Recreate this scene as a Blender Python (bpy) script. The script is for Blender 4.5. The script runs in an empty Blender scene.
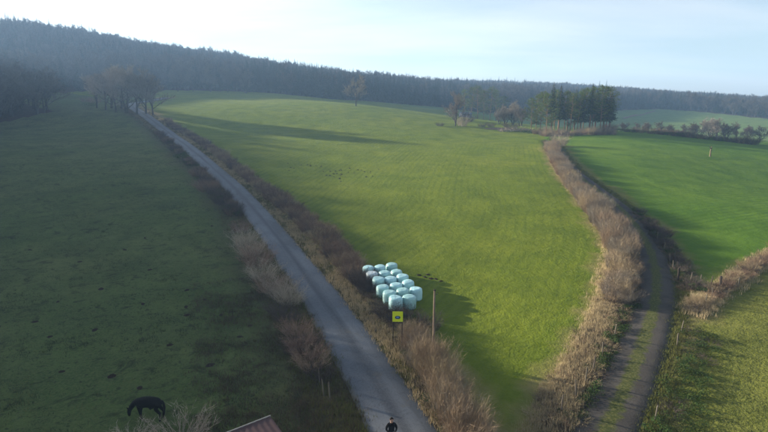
import bpy, bmesh, math, random
import numpy as np
from mathutils import Vector, Matrix, Euler

# ------------------------------------------------------------------ camera, sky, sun, exposure
sc = bpy.context.scene
F = 515.0                      # focal length in pixels of the 768 px wide photograph
PITCH = math.radians(13.0)
CAMZ = 18.0
cam = bpy.data.cameras.new("camera")
cam.sensor_width = 36.0
cam.lens = 36.0 * F / 768.0
cam.clip_start = 0.1
cam.clip_end = 6000.0
camo = bpy.data.objects.new("camera", cam)
sc.collection.objects.link(camo)
camo.location = (0, 0, CAMZ)
camo.rotation_euler = (math.pi / 2 - PITCH, 0, 0)
sc.camera = camo

SUN_AZ = math.radians(-64.0)   # clockwise from +Y (the view direction)
SUN_EL = math.radians(12.0)
sundir = Vector((math.sin(SUN_AZ) * math.cos(SUN_EL), math.cos(SUN_AZ) * math.cos(SUN_EL), math.sin(SUN_EL)))

world = bpy.data.worlds.new("World")
sc.world = world
world.use_nodes = True
wn = world.node_tree.nodes
wl = world.node_tree.links
wn.clear()
w_out = wn.new("ShaderNodeOutputWorld")
w_bg = wn.new("ShaderNodeBackground")
w_sky = wn.new("ShaderNodeTexSky")
w_sky.sky_type = 'NISHITA'
w_sky.sun_disc = False
w_sky.sun_elevation = SUN_EL
w_sky.sun_rotation = SUN_AZ
w_sky.altitude = 300
w_sky.air_density = 1.0
w_sky.dust_density = 0.7
w_sky.ozone_density = 3.0
w_bg.inputs["Strength"].default_value = 0.055
# thin high cloud veils: noise over the sky dome, stretched towards the horizon
w_tc = wn.new("ShaderNodeTexCoord")
w_sep = wn.new("ShaderNodeSeparateXYZ")
wl.new(w_tc.outputs["Generated"], w_sep.inputs[0])
w_zc = wn.new("ShaderNodeMath"); w_zc.operation = 'ADD'; w_zc.inputs[1].default_value = 0.12
wl.new(w_sep.outputs["Z"], w_zc.inputs[0])
w_dx = wn.new("ShaderNodeMath"); w_dx.operation = 'DIVIDE'
w_dy = wn.new("ShaderNodeMath"); w_dy.operation = 'DIVIDE'
wl.new(w_sep.outputs["X"], w_dx.inputs[0]); wl.new(w_zc.outputs[0], w_dx.inputs[1])
wl.new(w_sep.outputs["Y"], w_dy.inputs[0]); wl.new(w_zc.outputs[0], w_dy.inputs[1])
w_com = wn.new("ShaderNodeCombineXYZ")
wl.new(w_dx.outputs[0], w_com.inputs[0]); wl.new(w_dy.outputs[0], w_com.inputs[1])
w_map = wn.new("ShaderNodeMapping"); w_map.inputs["Rotation"].default_value = (0, 0, 0.5)
w_map.inputs["Scale"].default_value = (0.35, 0.8, 1); w_map.inputs["Location"].default_value = (3.1, 0.4, 0)
wl.new(w_com.outputs[0], w_map.inputs[0])
w_noi = wn.new("ShaderNodeTexNoise"); w_noi.inputs["Scale"].default_value = 0.9
w_noi.inputs["Detail"].default_value = 7; w_noi.inputs["Roughness"].default_value = 0.55
w_noi.inputs["Distortion"].default_value = 0.35
wl.new(w_map.outputs[0], w_noi.inputs["Vector"])
w_rmp = wn.new("ShaderNodeMapRange"); w_rmp.inputs["From Min"].default_value = 0.40; w_rmp.inputs["From Max"].default_value = 0.72
w_rmp.inputs["To Min"].default_value = 0.34; w_rmp.inputs["To Max"].default_value = 0.80
wl.new(w_noi.outputs["Fac"], w_rmp.inputs["Value"])
w_mix = wn.new("ShaderNodeMix"); w_mix.data_type = 'RGBA'
wl.new(w_rmp.outputs[0], w_mix.inputs["Factor"])
wl.new(w_sky.outputs[0], w_mix.inputs["A"])
w_hsv = wn.new("ShaderNodeHueSaturation"); w_hsv.inputs["Saturation"].default_value = 0.12; w_hsv.inputs["Value"].default_value = 1.45
wl.new(w_sky.outputs[0], w_hsv.inputs["Color"])
wl.new(w_hsv.outputs[0], w_mix.inputs["B"])
wl.new(w_mix.outputs["Result"], w_bg.inputs["Color"])
wl.new(w_bg.outputs[0], w_out.inputs["Surface"])

sun = bpy.data.lights.new("sun", 'SUN')
sun.energy = 5.0
sun.angle = math.radians(1.1)
sun.color = (1.0, 0.90, 0.74)
suno = bpy.data.objects.new("sun", sun)
sc.collection.objects.link(suno)
suno.rotation_euler = (-sundir).to_track_quat('-Z', 'Y').to_euler()
suno.location = (-60, 30, 60)

sc.view_settings.view_transform = 'Standard'
sc.view_settings.look = 'None'
sc.view_settings.gamma = 1.0
sc.view_settings.exposure = 1.85
sc.view_settings.use_curve_mapping = False
sc.render.engine = 'CYCLES'
sc.cycles.use_denoising = True
sc.cycles.max_bounces = 5
sc.cycles.diffuse_bounces = 3
sc.cycles.glossy_bounces = 2
sc.cycles.transmission_bounces = 2
sc.cycles.transparent_max_bounces = 8
sc.cycles.volume_bounces = 1
sc.cycles.caustics_reflective = False
sc.cycles.caustics_refractive = False

rng = np.random.default_rng(7)
random.seed(7)
COL = sc.collection

# ------------------------------------------------------------------ terrain height
def ray(px, py):
    a = (px - 384.0) / F
    b = -(py - 216.0) / F
    cp, sp = math.cos(PITCH), math.sin(PITCH)
    return np.array([a, cp + b * sp, -sp + b * cp])

CPT = []
def cpx(px, py, Y):
    d = ray(px, py); t = Y / d[1]
    CPT.append((d[0] * t, Y, CAMZ + d[2] * t))
def cpw(*p):
    CPT.append(p)
for x in (-60, -30, 0, 30, 60):
    for y in (-80, -20, 20, 45):
        cpw(x, y, 0)
for p in ((0, 70, .6), (30, 70, .3), (-25, 70, .8), (60, 70, .2), (-100, 20, 2), (-150, 20, 10), (-250, 20, 34), (-100, -60, 2),
          (-250, -60, 34), (100, -60, 0), (120, 20, -1), (200, 20, -4)):
    cpw(*p)
for p in ((0, 200, 84), (0, 126, 185), (60, 115, 205), (300, 180, 103), (450, 180, 103), (400, 150, 145), (250, 130, 185), (520, 150, 145),
          (187, 146, 138), (149, 118, 200), (230, 180, 100), (356, 106, 260), (250, 95, 320), (170, 92, 330), (420, 112, 290), (80, 97, 290),
          (455, 125, 210), (515, 131, 198), (550, 136, 182), (610, 133, 186), (650, 136, 180), (768, 149, 160), (650, 160, 130), (768, 180, 115),
          (700, 138, 300), (620, 135, 310), (768, 140, 260), (620, 109, 480), (700, 112, 450), (768, 118, 410), (500, 112, 420), (440, 106, 430),
          (-200, 30, 420), (0, 34, 450), (60, 44, 470), (130, 58, 500), (200, 66, 540), (300, 80, 640), (430, 92, 760), (500, 90, 850),
          (600, 95, 880), (700, 101, 800), (768, 105, 780), (900, 112, 750), (0, 80, 300), (-150, 80, 300)):
    cpx(*p)
for p in ((-800, 1100, 40), (0, 1200, 20), (800, 1200, 0), (-900, 300, 60), (900, 300, -15), (500, 100, -8), (500, -100, -8), (-500, -100, 70),
          (-500, 150, 75), (-200, 150, 25), (-1200, 0, 50), (1200, 0, -10), (-300, 250, 42), (0, 1600, 10), (1500, 1500, 0), (-1500, 1500, 30)):
    cpw(*p)
CPT = np.array(CPT)
TS = 100.0
def _kern(r2):
    return np.sqrt(r2 + 0.08)
def _fit():
    X = CPT[:, :2] / TS; n = len(X)
    A = np.zeros((n + 3, n + 3))
    A[:n, :n] = _kern(((X[:, None] - X[None]) ** 2).sum(-1)) - np.eye(n) * 1e-3
    A[:n, n] = 1; A[:n, n + 1:] = X; A[n, :n] = 1; A[n + 1:, :n] = X.T
    return np.linalg.solve(A, np.r_[CPT[:, 2], 0, 0, 0])
TW = _fit()
def H(x, y):
    x = np.asarray(x, float); y = np.asarray(y, float)
    sh = np.broadcast(x, y).shape
    P = np.stack([np.broadcast_to(x, sh).ravel(), np.broadcast_to(y, sh).ravel()], -1) / TS
    out = np.empty(len(P)); n = len(CPT); C = CPT[:, :2] / TS
    for i in range(0, len(P), 20000):
        q = P[i:i + 20000]
        out[i:i + 20000] = _kern(((q[:, None] - C[None]) ** 2).sum(-1)) @ TW[:n] + TW[n] + q @ TW[n + 1:]
    return out.reshape(sh)
def hz(x, y):
    return float(H(x, y))
_TT = np.geomspace(15, 1600, 700)
def hit(px, py, z=0.0):
    """the ground point (raised by z) that this pixel of the photograph looks at"""
    p = np.array([0, 0, CAMZ]) + ray(px, py) * _TT[:, None]
    g = p[:, 2] - H(p[:, 0], p[:, 1]) - z
    k = int(np.argmax(g < 0)) if (g < 0).any() else len(_TT) - 1
    k = max(k, 1)
    u = g[k - 1] / (g[k - 1] - g[k] + 1e-9)
    return p[k - 1] + (p[k] - p[k - 1]) * u
def hits(lst):
    return np.array([hit(*p) for p in lst])

# ------------------------------------------------------------------ polylines
def resample(P, step):
    P = np.asarray(P, float)
    d = np.r_[0, np.cumsum(np.linalg.norm(np.diff(P, axis=0), axis=1))]
    n = max(2, int(d[-1] / step) + 1)
    s = np.linspace(0, d[-1], n)
    return np.stack([np.interp(s, d, P[:, k]) for k in range(P.shape[1])], -1)
def smooth(P, it):
    P = P.copy()
    for _ in range(it):
        P[1:-1] = 0.25 * P[:-2] + 0.5 * P[1:-1] + 0.25 * P[2:]
    return P
def curve(P, step=1.0, it=30):
    return resample(smooth(resample(np.asarray(P)[:, :2], step), it), step)
def normals(P):
    t = np.gradient(P, axis=0)
    t /= np.linalg.norm(t, axis=1)[:, None] + 1e-9
    return np.stack([t[:, 1], -t[:, 0]], -1)          # to the right of travel
def dist_poly(x, y, P):
    """distance of each point to the polyline and the side (+ right of travel)"""
    q = np.stack([x, y], -1)
    best = np.full(len(q), 1e9); side = np.zeros(len(q))
    for a, b in zip(P[:-1], P[1:]):
        ab = b - a; L = (ab ** 2).sum() + 1e-12
        t = np.clip(((q - a) @ ab) / L, 0, 1)
        dv = q - (a + t[:, None] * ab)
        d = np.hypot(dv[:, 0], dv[:, 1])
        m = d < best
        best = np.where(m, d, best)
        side = np.where(m, np.sign(ab[1] * dv[:, 0] - ab[0] * dv[:, 1]), side)
    return best, side
def inside(x, y, poly):
    r = np.zeros(len(x), bool)
    n = len(poly)
    for i in range(n):
        x0, y0 = poly[i]; x1, y1 = poly[(i + 1) % n]
        c = ((y0 > y) != (y1 > y)) & (x < (x1 - x0) * (y - y0) / (y1 - y0 + 1e-12) + x0)
        r ^= c
    return r

roadL = [(374, 432), (356, 398), (336, 361), (316, 321), (297.7, 288), (256, 230), (241, 209), (223, 185), (199, 164), (178, 146), (160, 130), (146, 119)]
roadR = [(436, 432), (416, 398), (396, 365), (363, 325), (334, 288), (285, 230), (267, 209), (242, 185), (217, 164), (195, 146), (174, 132), (154, 118)]
rl, rr = hits(roadL)[:, :2], hits(roadR)[:, :2]
rc = [(l + r) / 2 for l, r in zip(rl, rr)]
d0 = (rc[0] - rc[1]) / np.linalg.norm(rc[0] - rc[1])
rc = [rc[0] + d0 * 70] + rc + [np.array((-108.0, 226.0)), np.array((-122.0, 255.0)), np.array((-124.0, 300.0))]
ROAD = curve(rc, 1.0, 60)              # from behind the camera up to the wood
ROADW = 3.8
trackc = [(605, 432), (630, 380), (648, 330), (657, 300), (657, 275), (651, 250), (641, 232), (625, 212), (605, 196), (585, 181), (567, 166), (556, 151), (551, 141)]
tc = list(hits(trackc)[:, :2])
d0 = (tc[0] - tc[1]) / np.linalg.norm(tc[0] - tc[1])
tc = [tc[0] + d0 * 60] + tc
TRACK = curve(tc, 1.0, 30)
TRACKW = 3.5
medge = [(538, 432), (554, 399), (581, 352), (599, 310), (607, 273), (612, 251), (608, 239), (595.6, 214), (576, 195), (557, 170), (546, 146)]
me_ = list(hits(medge)[:, :2])
d0 = (me_[0] - me_[1]) / np.linalg.norm(me_[0] - me_[1])
MEDGE = curve([me_[0] + d0 * 60] + me_, 1.0, 8)        # right-hand edge of the big meadow
lowh = [(690, 313), (697, 307), (709, 297), (722, 288), (745, 272), (770, 256)]
lh = list(hits(lowh)[:, :2])
LOWH = curve(lh + [lh[-1] + (lh[-1] - lh[-2]) * 3.0], 1.0, 4)

# ------------------------------------------------------------------ helpers
def tag(o, label=None, cat=None, group=None, kind=None):
    if label: o["label"] = label
    if cat: o["category"] = cat
    if group: o["group"] = group
    if kind: o["kind"] = kind
    return o
def mesh_np(name, V, Fa, mats=(), fmat=None, smooth_=False):
    """V (n,3); Fa (m,3) or (m,4) int array"""
    V = np.asarray(V, np.float32); Fa = np.asarray(Fa, np.int32)
    me = bpy.data.meshes.new(name)
    m, k = Fa.shape
    me.vertices.add(len(V)); me.vertices.foreach_set("co", V.ravel())
    me.loops.add(m * k); me.loops.foreach_set("vertex_index", Fa.ravel())
    me.polygons.add(m)
    me.polygons.foreach_set("loop_start", np.arange(0, m * k, k, dtype=np.int32))
    me.polygons.foreach_set("loop_total", np.full(m, k, np.int32))
    if fmat is not None: me.polygons.foreach_set("material_index", np.asarray(fmat, np.int32))
    me.polygons.foreach_set("use_smooth", np.full(m, smooth_, bool))
    for a in mats: me.materials.append(a)
    me.update(calc_edges=True)
    return me
def mesh_py(name, V, Fa, mats=(), smooth_=False):
    me = bpy.data.meshes.new(name)
    me.from_pydata([tuple(v) for v in V], [], Fa)
    for a in mats: me.materials.append(a)
    if smooth_: me.polygons.foreach_set("use_smooth", np.full(len(me.polygons), True))
    me.update()
    return me
def obj(name, me, parent=None, loc=(0, 0, 0), rot=(0, 0, 0), scale=(1, 1, 1)):
    o = bpy.data.objects.new(name, me)
    COL.objects.link(o)
    o.location = loc; o.rotation_euler = rot; o.scale = scale
    o.parent = parent
    return o
def empty(name, loc=(0, 0, 0), rz=0.0, s=1.0):
    o = bpy.data.objects.new(name, None)
    COL.objects.link(o)
    o.location = loc; o.rotation_euler = (0, 0, rz); o.scale = (s, s, s)
    o.empty_display_size = 0.2
    return o

# ------------------------------------------------------------------ materials
def new_mat(name):
    m = bpy.data.materials.new(name); m.use_nodes = True
    nt = m.node_tree; b = nt.nodes["Principled BSDF"]
    return m, nt, b
def node(nt, t, **kw):
    n = nt.nodes.new(t)
    for k, v in kw.items():
        if hasattr(n, k): setattr(n, k, v)
        else: n.inputs[k.replace("_", " ")].default_value = v
    return n
def noise(nt, vec, scale, detail=3.0, rough=0.55, dist=0.0):
    n = nt.nodes.new("ShaderNodeTexNoise")
    n.inputs["Scale"].default_value = scale; n.inputs["Detail"].default_value = detail
    n.inputs["Roughness"].default_value = rough; n.inputs["Distortion"].default_value = dist
    if vec is not None: nt.links.new(vec, n.inputs["Vector"])
    return n.outputs["Fac"]
def maprange(nt, v, a, b, c=0.0, d=1.0):
    n = nt.nodes.new("ShaderNodeMapRange")
    for k, x in zip(("From Min", "From Max", "To Min", "To Max"), (a, b, c, d)): n.inputs[k].default_value = x
    nt.links.new(v, n.inputs["Value"])
    return n.outputs[0]
def mix(nt, fac, a, b):
    n = nt.nodes.new("ShaderNodeMix"); n.data_type = 'RGBA'
    for s, v in (("Factor", fac), ("A", a), ("B", b)):
        if hasattr(v, "is_linked"): nt.links.new(v, n.inputs[s])
        elif s == "Factor": n.inputs[s].default_value = v
        else: n.inputs[s].default_value = (*v, 1)
    return n.outputs["Result"]
def math_(nt, op, a, b=None):
    n = nt.nodes.new("ShaderNodeMath"); n.operation = op
    for i, v in enumerate((a, b)):
        if v is None: continue
        if hasattr(v, "is_linked"): nt.links.new(v, n.inputs[i])
        else: n.inputs[i].default_value = v
    return n.outputs[0]
def attr(nt, name):
    n = nt.nodes.new("ShaderNodeAttribute"); n.attribute_name = name
    return n.outputs["Fac"]
def bump(nt, bsdf, h, strength, dist, prev=None):
    n = nt.nodes.new("ShaderNodeBump")
    n.inputs["Strength"].default_value = strength; n.inputs["Distance"].default_value = dist
    nt.links.new(h, n.inputs["Height"])
    if prev is not None: nt.links.new(prev, n.inputs["Normal"])
    nt.links.new(n.outputs[0], bsdf.inputs["Normal"])
    return n.outputs[0]
def plain(name, col, rough=0.9, var=0.25, scale=3.0, spec=0.03, rand=0.0, translucent=0.0):
    m, nt, b = new_mat(name)
    tcn = nt.nodes.new("ShaderNodeTexCoord")
    f = noise(nt, tcn.outputs["Object"], scale, 3)
    lo = tuple(c * (1 - var) for c in col); hi = tuple(min(1, c * (1 + var)) for c in col)
    c = mix(nt, f, lo, hi)
    if rand:
        oi = nt.nodes.new("ShaderNodeObjectInfo")
        r = maprange(nt, oi.outputs["Random"], 0, 1, 1 - rand, 1 + rand)
        hsv = nt.nodes.new("ShaderNodeHueSaturation")
        nt.links.new(c, hsv.inputs["Color"]); nt.links.new(r, hsv.inputs["Value"])
        nt.links.new(maprange(nt, oi.outputs["Random"], 0, 1, 0.485, 0.515), hsv.inputs["Hue"])
        c = hsv.outputs[0]
    nt.links.new(c, b.inputs["Base Color"])
    b.inputs["Roughness"].default_value = rough
    b.inputs["Specular IOR Level"].default_value = spec
    if translucent:
        tr = nt.nodes.new("ShaderNodeBsdfTranslucent"); nt.links.new(c, tr.inputs["Color"])
        ms = nt.nodes.new("ShaderNodeMixShader"); ms.inputs[0].default_value = translucent
        nt.links.new(b.outputs[0], ms.inputs[1]); nt.links.new(tr.outputs[0], ms.inputs[2])
        nt.links.new(ms.outputs[0], nt.nodes["Material Output"].inputs["Surface"])
    return m

def field_mat(name, dark, mid, light, dry, dryw=2.5, stripe=0.0, period=3.0, clump=0.3, blot=0.0, blotcol=(.03, .025, .015), rel=0.10):
    m, nt, b = new_mat(name)
    v = nt.nodes.new("ShaderNodeTexCoord").outputs["Object"]
    big = noise(nt, v, 0.022, 4, 0.6, 0.6)
    midn = noise(nt, v, 0.16, 4, 0.6, 0.3)
    sm = noise(nt, v, 1.3, 4, 0.65)
    fine = noise(nt, v, 6.0, 3, 0.7)
    c = mix(nt, maprange(nt, big, .35, .65), mid, light)
    c = mix(nt, maprange(nt, midn, .40, .68, 0, .75), c, dark)
    c = mix(nt, maprange(nt, sm, .45, .75, 0, clump), c, dark)
    c = mix(nt, maprange(nt, fine, .35, .75, 0, clump), c, light)
    edge = attr(nt, "edge")
    wob = math_(nt, 'ADD', edge, maprange(nt, midn, .3, .7, -1.5, 1.5))
    if stripe:
        row = attr(nt, "row")
        w = math_(nt, 'SINE', math_(nt, 'MULTIPLY', math_(nt, 'ADD', row, maprange(nt, midn, .3, .7, -.25, .25)), 2 * math.pi / period))
        faint = maprange(nt, noise(nt, v, .06, 3, .6), .38, .62, .15, 1)
        c = mix(nt, math_(nt, 'MULTIPLY', maprange(nt, w, .0, 1, 0, stripe), faint), c, dark)
        w2 = math_(nt, 'SINE', math_(nt, 'MULTIPLY', math_(nt, 'ADD', row, maprange(nt, midn, .3, .7, -.2, .2)), 2 * math.pi / (period * 5.3)))
        c = mix(nt, math_(nt, 'MULTIPLY', maprange(nt, w2, .95, 1, 0, stripe * .55), faint), c, dark)
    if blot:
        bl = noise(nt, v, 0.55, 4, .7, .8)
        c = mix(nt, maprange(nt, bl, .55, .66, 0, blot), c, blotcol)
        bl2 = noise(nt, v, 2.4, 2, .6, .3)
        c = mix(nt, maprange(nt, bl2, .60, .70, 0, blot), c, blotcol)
    dr = maprange(nt, wob, 0.2, dryw, 0.85, 0)
    c = mix(nt, dr, c, dry)
    nt.links.new(c, b.inputs["Base Color"])
    b.inputs["Roughness"].default_value = 0.95
    b.inputs["Specular IOR Level"].default_value = 0.03
    n1 = bump(nt, b, midn, 0.5, 0.45)
    n2 = bump(nt, b, sm, 0.7, rel * 2.2, n1)
    bump(nt, b, fine, 0.8, rel, n2)
    return m

M = {}
M['meadow'] = field_mat("meadow_grass", (.062, .100, .011), (.112, .156, .014), (.164, .188, .020), (.24, .185, .085), 2.4, .40, 1.25, .45)
M['crop'] = field_mat("winter_crop", (.046, .102, .010), (.078, .150, .014), (.112, .178, .020), (.15, .14, .04), 2.0, .5, 1.3, .25, rel=.06)
M['pasture'] = field_mat("rough_pasture", (.056, .076, .014), (.112, .130, .022), (.180, .178, .045), (.16, .13, .06), 2.0, 0, 3, .65, .50, (.050, .056, .016), rel=.16)
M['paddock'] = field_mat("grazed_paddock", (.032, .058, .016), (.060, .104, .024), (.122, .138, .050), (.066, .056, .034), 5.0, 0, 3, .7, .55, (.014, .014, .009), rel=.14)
M['farfield'] = field_mat("far_field_grass", (.070, .120, .032), (.105, .165, .042), (.135, .180, .055), (.13, .14, .05), 4.0, .25, 9.0, .2)
M['floor'] = plain("leaf_litter", (.055, .040, .025), 1, .4, .5)
M['verge'] = field_mat("verge_soil_grass", (.045, .050, .018), (.085, .075, .032), (.15, .118, .06), (.13, .10, .055), .5, 0, 3, .6, .4)

def road_mat():
    m, nt, b = new_mat("worn_asphalt")
    uvn = nt.nodes.new("ShaderNodeUVMap"); uvn.uv_map = "UVMap"
    v = nt.nodes.new("ShaderNodeTexCoord").outputs["Object"]
    sep = nt.nodes.new("ShaderNodeSeparateXYZ"); nt.links.new(uvn.outputs[0], sep.inputs[0])
    u = sep.outputs["X"]
    st = nt.nodes.new("ShaderNodeMapping"); st.inputs["Scale"].default_value = (2.2, .05, 1)
    nt.links.new(uvn.outputs[0], st.inputs[0])
    streak = noise(nt, st.outputs[0], 1.0, 5, .6, .3)
    big = noise(nt, v, .18, 4, .6, .5)
    fine = noise(nt, v, 9, 3, .7)
    c = mix(nt, maprange(nt, big, .35, .65), (.082, .090, .104), (.130, .140, .155))
    # darker middle between the wheel paths and a tar seam
    au = math_(nt, 'ABSOLUTE', math_(nt, 'ADD', u, maprange(nt, streak, .3, .7, -.12, .12)))
    c = mix(nt, maprange(nt, au, .05, .28, .9, 0), c, (.048, .052, .060))
    c = mix(nt, maprange(nt, streak, .48, .72, 0, .55), c, (.070, .072, .078))
    c = mix(nt, maprange(nt, fine, .35, .7, 0, .3), c, (.165, .175, .188))
    crk = math_(nt, 'ABSOLUTE', math_(nt, 'SUBTRACT', noise(nt, v, .9, 5, .65, 1.2), .5))
    c = mix(nt, maprange(nt, crk, .0, .012, .6, 0), c, (.035, .035, .038))
    st2 = nt.nodes.new("ShaderNodeMapping"); st2.inputs["Scale"].default_value = (.9, .10, 1); nt.links.new(uvn.outputs[0], st2.inputs[0])
    vor = nt.nodes.new("ShaderNodeTexVoronoi"); vor.distance = 'CHEBYCHEV'; vor.inputs["Scale"].default_value = 1.0; nt.links.new(st2.outputs[0], vor.inputs["Vector"])
    sepv = nt.nodes.new("ShaderNodeSeparateXYZ"); nt.links.new(vor.outputs["Color"], sepv.inputs[0])
    c = mix(nt, maprange(nt, sepv.outputs["X"], .70, .72, 0, .35), c, (.060, .062, .066))
    mud = noise(nt, v, .5, 4, .7, .5)
    c = mix(nt, maprange(nt, mud, .58, .70, 0, .45), c, (.11, .095, .07))
    ed = math_(nt, 'ABSOLUTE', math_(nt, 'ADD', u, maprange(nt, big, .3, .7, -.05, .05)))
    c = mix(nt, maprange(nt, ed, .84, .98, 0, .8), c, (.105, .092, .062))
    nt.links.new(c, b.inputs["Base Color"])
    b.inputs["Roughness"].default_value = .75; b.inputs["Specular IOR Level"].default_value = .25
    bump(nt, b, fine, .5, .012)
    return m
M['asphalt'] = road_mat()
def track_mat():
    m, nt, b = new_mat("farm_track_tarmac")
    uvn = nt.nodes.new("ShaderNodeUVMap"); uvn.uv_map = "UVMap"
    v = nt.nodes.new("ShaderNodeTexCoord").outputs["Object"]
    sep = nt.nodes.new("ShaderNodeSeparateXYZ"); nt.links.new(uvn.outputs[0], sep.inputs[0])
    u = sep.outputs["X"]
    big = noise(nt, v, .35, 4, .6, .5); fine = noise(nt, v, 7, 3, .7); sm = noise(nt, v, 1.4, 4, .65)
    c = mix(nt, maprange(nt, big, .35, .65), (.052, .046, .040), (.090, .079, .068))
    c = mix(nt, maprange(nt, fine, .35, .7, 0, .4), c, (.050, .046, .042))
    uo = math_(nt, 'ABSOLUTE', math_(nt, 'ADD', u, maprange(nt, sm, .3, .7, -.14, .14)))
    gr = mix(nt, maprange(nt, fine, .4, .65), (.045, .058, .015), (.12, .115, .04))
    c = mix(nt, maprange(nt, uo, .16, .32, .97, 0), c, gr)
    c = mix(nt, maprange(nt, uo, .80, .96, 0, .95), c, gr)
    nt.links.new(c, b.inputs["Base Color"])
    b.inputs["Roughness"].default_value = .9; b.inputs["Specular IOR Level"].default_value = .08
    bump(nt, b, fine, .6, .03)
    return m
M['track'] = track_mat()
M['bark'] = plain("grey_brown_bark", (.036, .032, .028), .95, .4, 2.0, rand=.15)
M['pinebark'] = plain("reddish_pine_bark", (.17, .105, .065), .95, .35, 1.0, rand=.15)
M['twig'] = plain("bare_twigs", (.070, .060, .052), .95, .25, .4, rand=.22)
M['twigtan'] = plain("tan_bare_twigs", (.270, .205, .130), .95, .25, .4, rand=.20)
M['twigred'] = plain("rust_brown_twigs", (.180, .122, .084), .95, .3, .4, rand=.2)
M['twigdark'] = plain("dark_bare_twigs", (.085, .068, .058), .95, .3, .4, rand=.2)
M['twiglit'] = plain('sunlit_grey_twigs', (.195, .168, .138), .95, .25, .4, rand=.15)  # sun on the crowns put into a paler twig colour; also tan trees' tone
M['twiggrey'] = plain('grey_brown_twigs', (.17, .145, .115), .95, .25, .4, rand=.2)
M['twigpale'] = plain("pale_dry_twigs", (.36, .30, .22), .95, .25, .8, rand=.15)
M['pineneedle'] = plain("pine_needles", (.072, .100, .026), .85, .35, .5, rand=.18, translucent=.25)
M['spruceneedle'] = plain("spruce_needles", (.016, .028, .017), .85, .35, .5, rand=.2, translucent=.15)
M['bramble'] = plain("bramble_leaves", (.040, .066, .018), .7, .4, .9, rand=.2, translucent=.2)
M['straw'] = plain("dry_straw_grass", (.40, .32, .19), .95, .3, .35, translucent=.3)
M['drygreen'] = plain("mixed_verge_grass", (.11, .115, .035), .95, .35, .3, translucent=.3)
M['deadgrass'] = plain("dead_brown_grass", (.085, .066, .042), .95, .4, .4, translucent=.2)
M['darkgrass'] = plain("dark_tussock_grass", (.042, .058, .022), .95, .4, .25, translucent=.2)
M['soil'] = plain("dark_soil", (.030, .022, .015), 1, .4, 3)
M['wood'] = plain("weathered_wood", (.11, .095, .075), .9, .3, 6, rand=.2)
M['wooddark'] = plain("dark_creosoted_wood", (.045, .036, .030), .85, .3, 6)

# ------------------------------------------------------------------ ground, split along the fields' own boundaries
def spaced(stops):
    """stops: list of (value, step) -> increasing coordinates whose step varies linearly between stops"""
    out = [stops[0][0]]
    for (a, sa), (b, sb) in zip(stops[:-1], stops[1:]):
        while out[-1] < b - 1e-6:
            t = (out[-1] - a) / (b - a)
            out.append(min(b, out[-1] + sa + (sb - sa) * t))
    return np.array(out)
gx = spaced([(-1650, 60), (-500, 16), (-160, 2.2), (-70, .75), (75, .75), (150, 2.0), (400, 10), (1650, 60)])
gy = spaced([(-200, 14), (-20, 2.5), (15, .75), (90, .75), (210, 1.6), (340, 4), (900, 12), (1650, 50)])
GX, GY = np.meshgrid(gx, gy)
vx, vy = GX.ravel(), GY.ravel()
vz = H(vx, vy)
near = (np.abs(vx) < 220) & (vy < 320)
dR = np.full(len(vx), 99.0); sR = np.where(vx < -120, -1.0, 1.0)
dR[near], sR[near] = dist_poly(vx[near], vy[near], -ROAD[::-4] * -1)
sR = np.where(near, -sR, sR)                         # ROAD runs away from the camera; reversed above -> flip
dT = np.full(len(vx), 99.0); dT[near], _ = dist_poly(vx[near], vy[near], TRACK[::3])
# small undulations, and the ground sunk a little below road and track
def lump(x, y, s, seed):
    r = np.random.default_rng(seed); z = 0
    for k in range(6):
        a = r.uniform(0, 6.28); f = r.uniform(.6, 1.6) / s
        z = z + np.sin((x * math.cos(a) + y * math.sin(a)) * f * 6.28 + r.uniform(0, 6.28))
    return z / 6
vz = vz + lump(vx, vy, 9, 1) * .06 + lump(vx, vy, 3.3, 2) * .03
cell = (np.gradient(gx)[None, :] * np.ones(len(gy))[:, None]).ravel()
cell = np.maximum(cell, (np.gradient(gy)[:, None] * np.ones(len(gx))[None, :]).ravel())
vz = np.where(dR < 2.1 + cell * 1.1, H(vx, vy) - .16 - .10 * cell, vz)
vz = np.where(dT < 1.8 + cell * .9, H(vx, vy) - .14 - .06 * cell, vz)

farpoly = hits([(560, 128), (615, 134), (650, 135.5), (700, 141), (768, 149), (880, 160)])[:, :2]
CREST = np.array([(75, 205), (95, 212), (130, 215), (160, 212), (200, 206), (330, 190)], float)   # far edge of the crop field
foot_px = [(-200, 128), (-40, 96), (40, 93), (100, 90), (170, 90), (220, 91), (270, 93), (330, 99), (380, 102), (440, 107)]
foot = [hit(*p)[:2] for p in foot_px] + [np.array(p, float) for p in ((75, 400), (110, 420), (170, 430), (215, 470))] + [hit(*p)[:2] for p in ((660, 109), (700, 112), (768, 119), (850, 126))]
foot = np.array(foot)
fa = foot[:, 0] / foot[:, 1]
o_ = np.argsort(fa); fa, fy = fa[o_], foot[o_, 1]
def foot_y(x, y):
    return np.interp(x / np.maximum(y, 1), fa, fy)
W1 = [(-140, 187), (-122, 130), (-100, 70), (-94, 10), (-92, -70), (-380, -70), (-380, 240), (-262, 262), (-168, 238), (-134, 212)]

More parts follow.
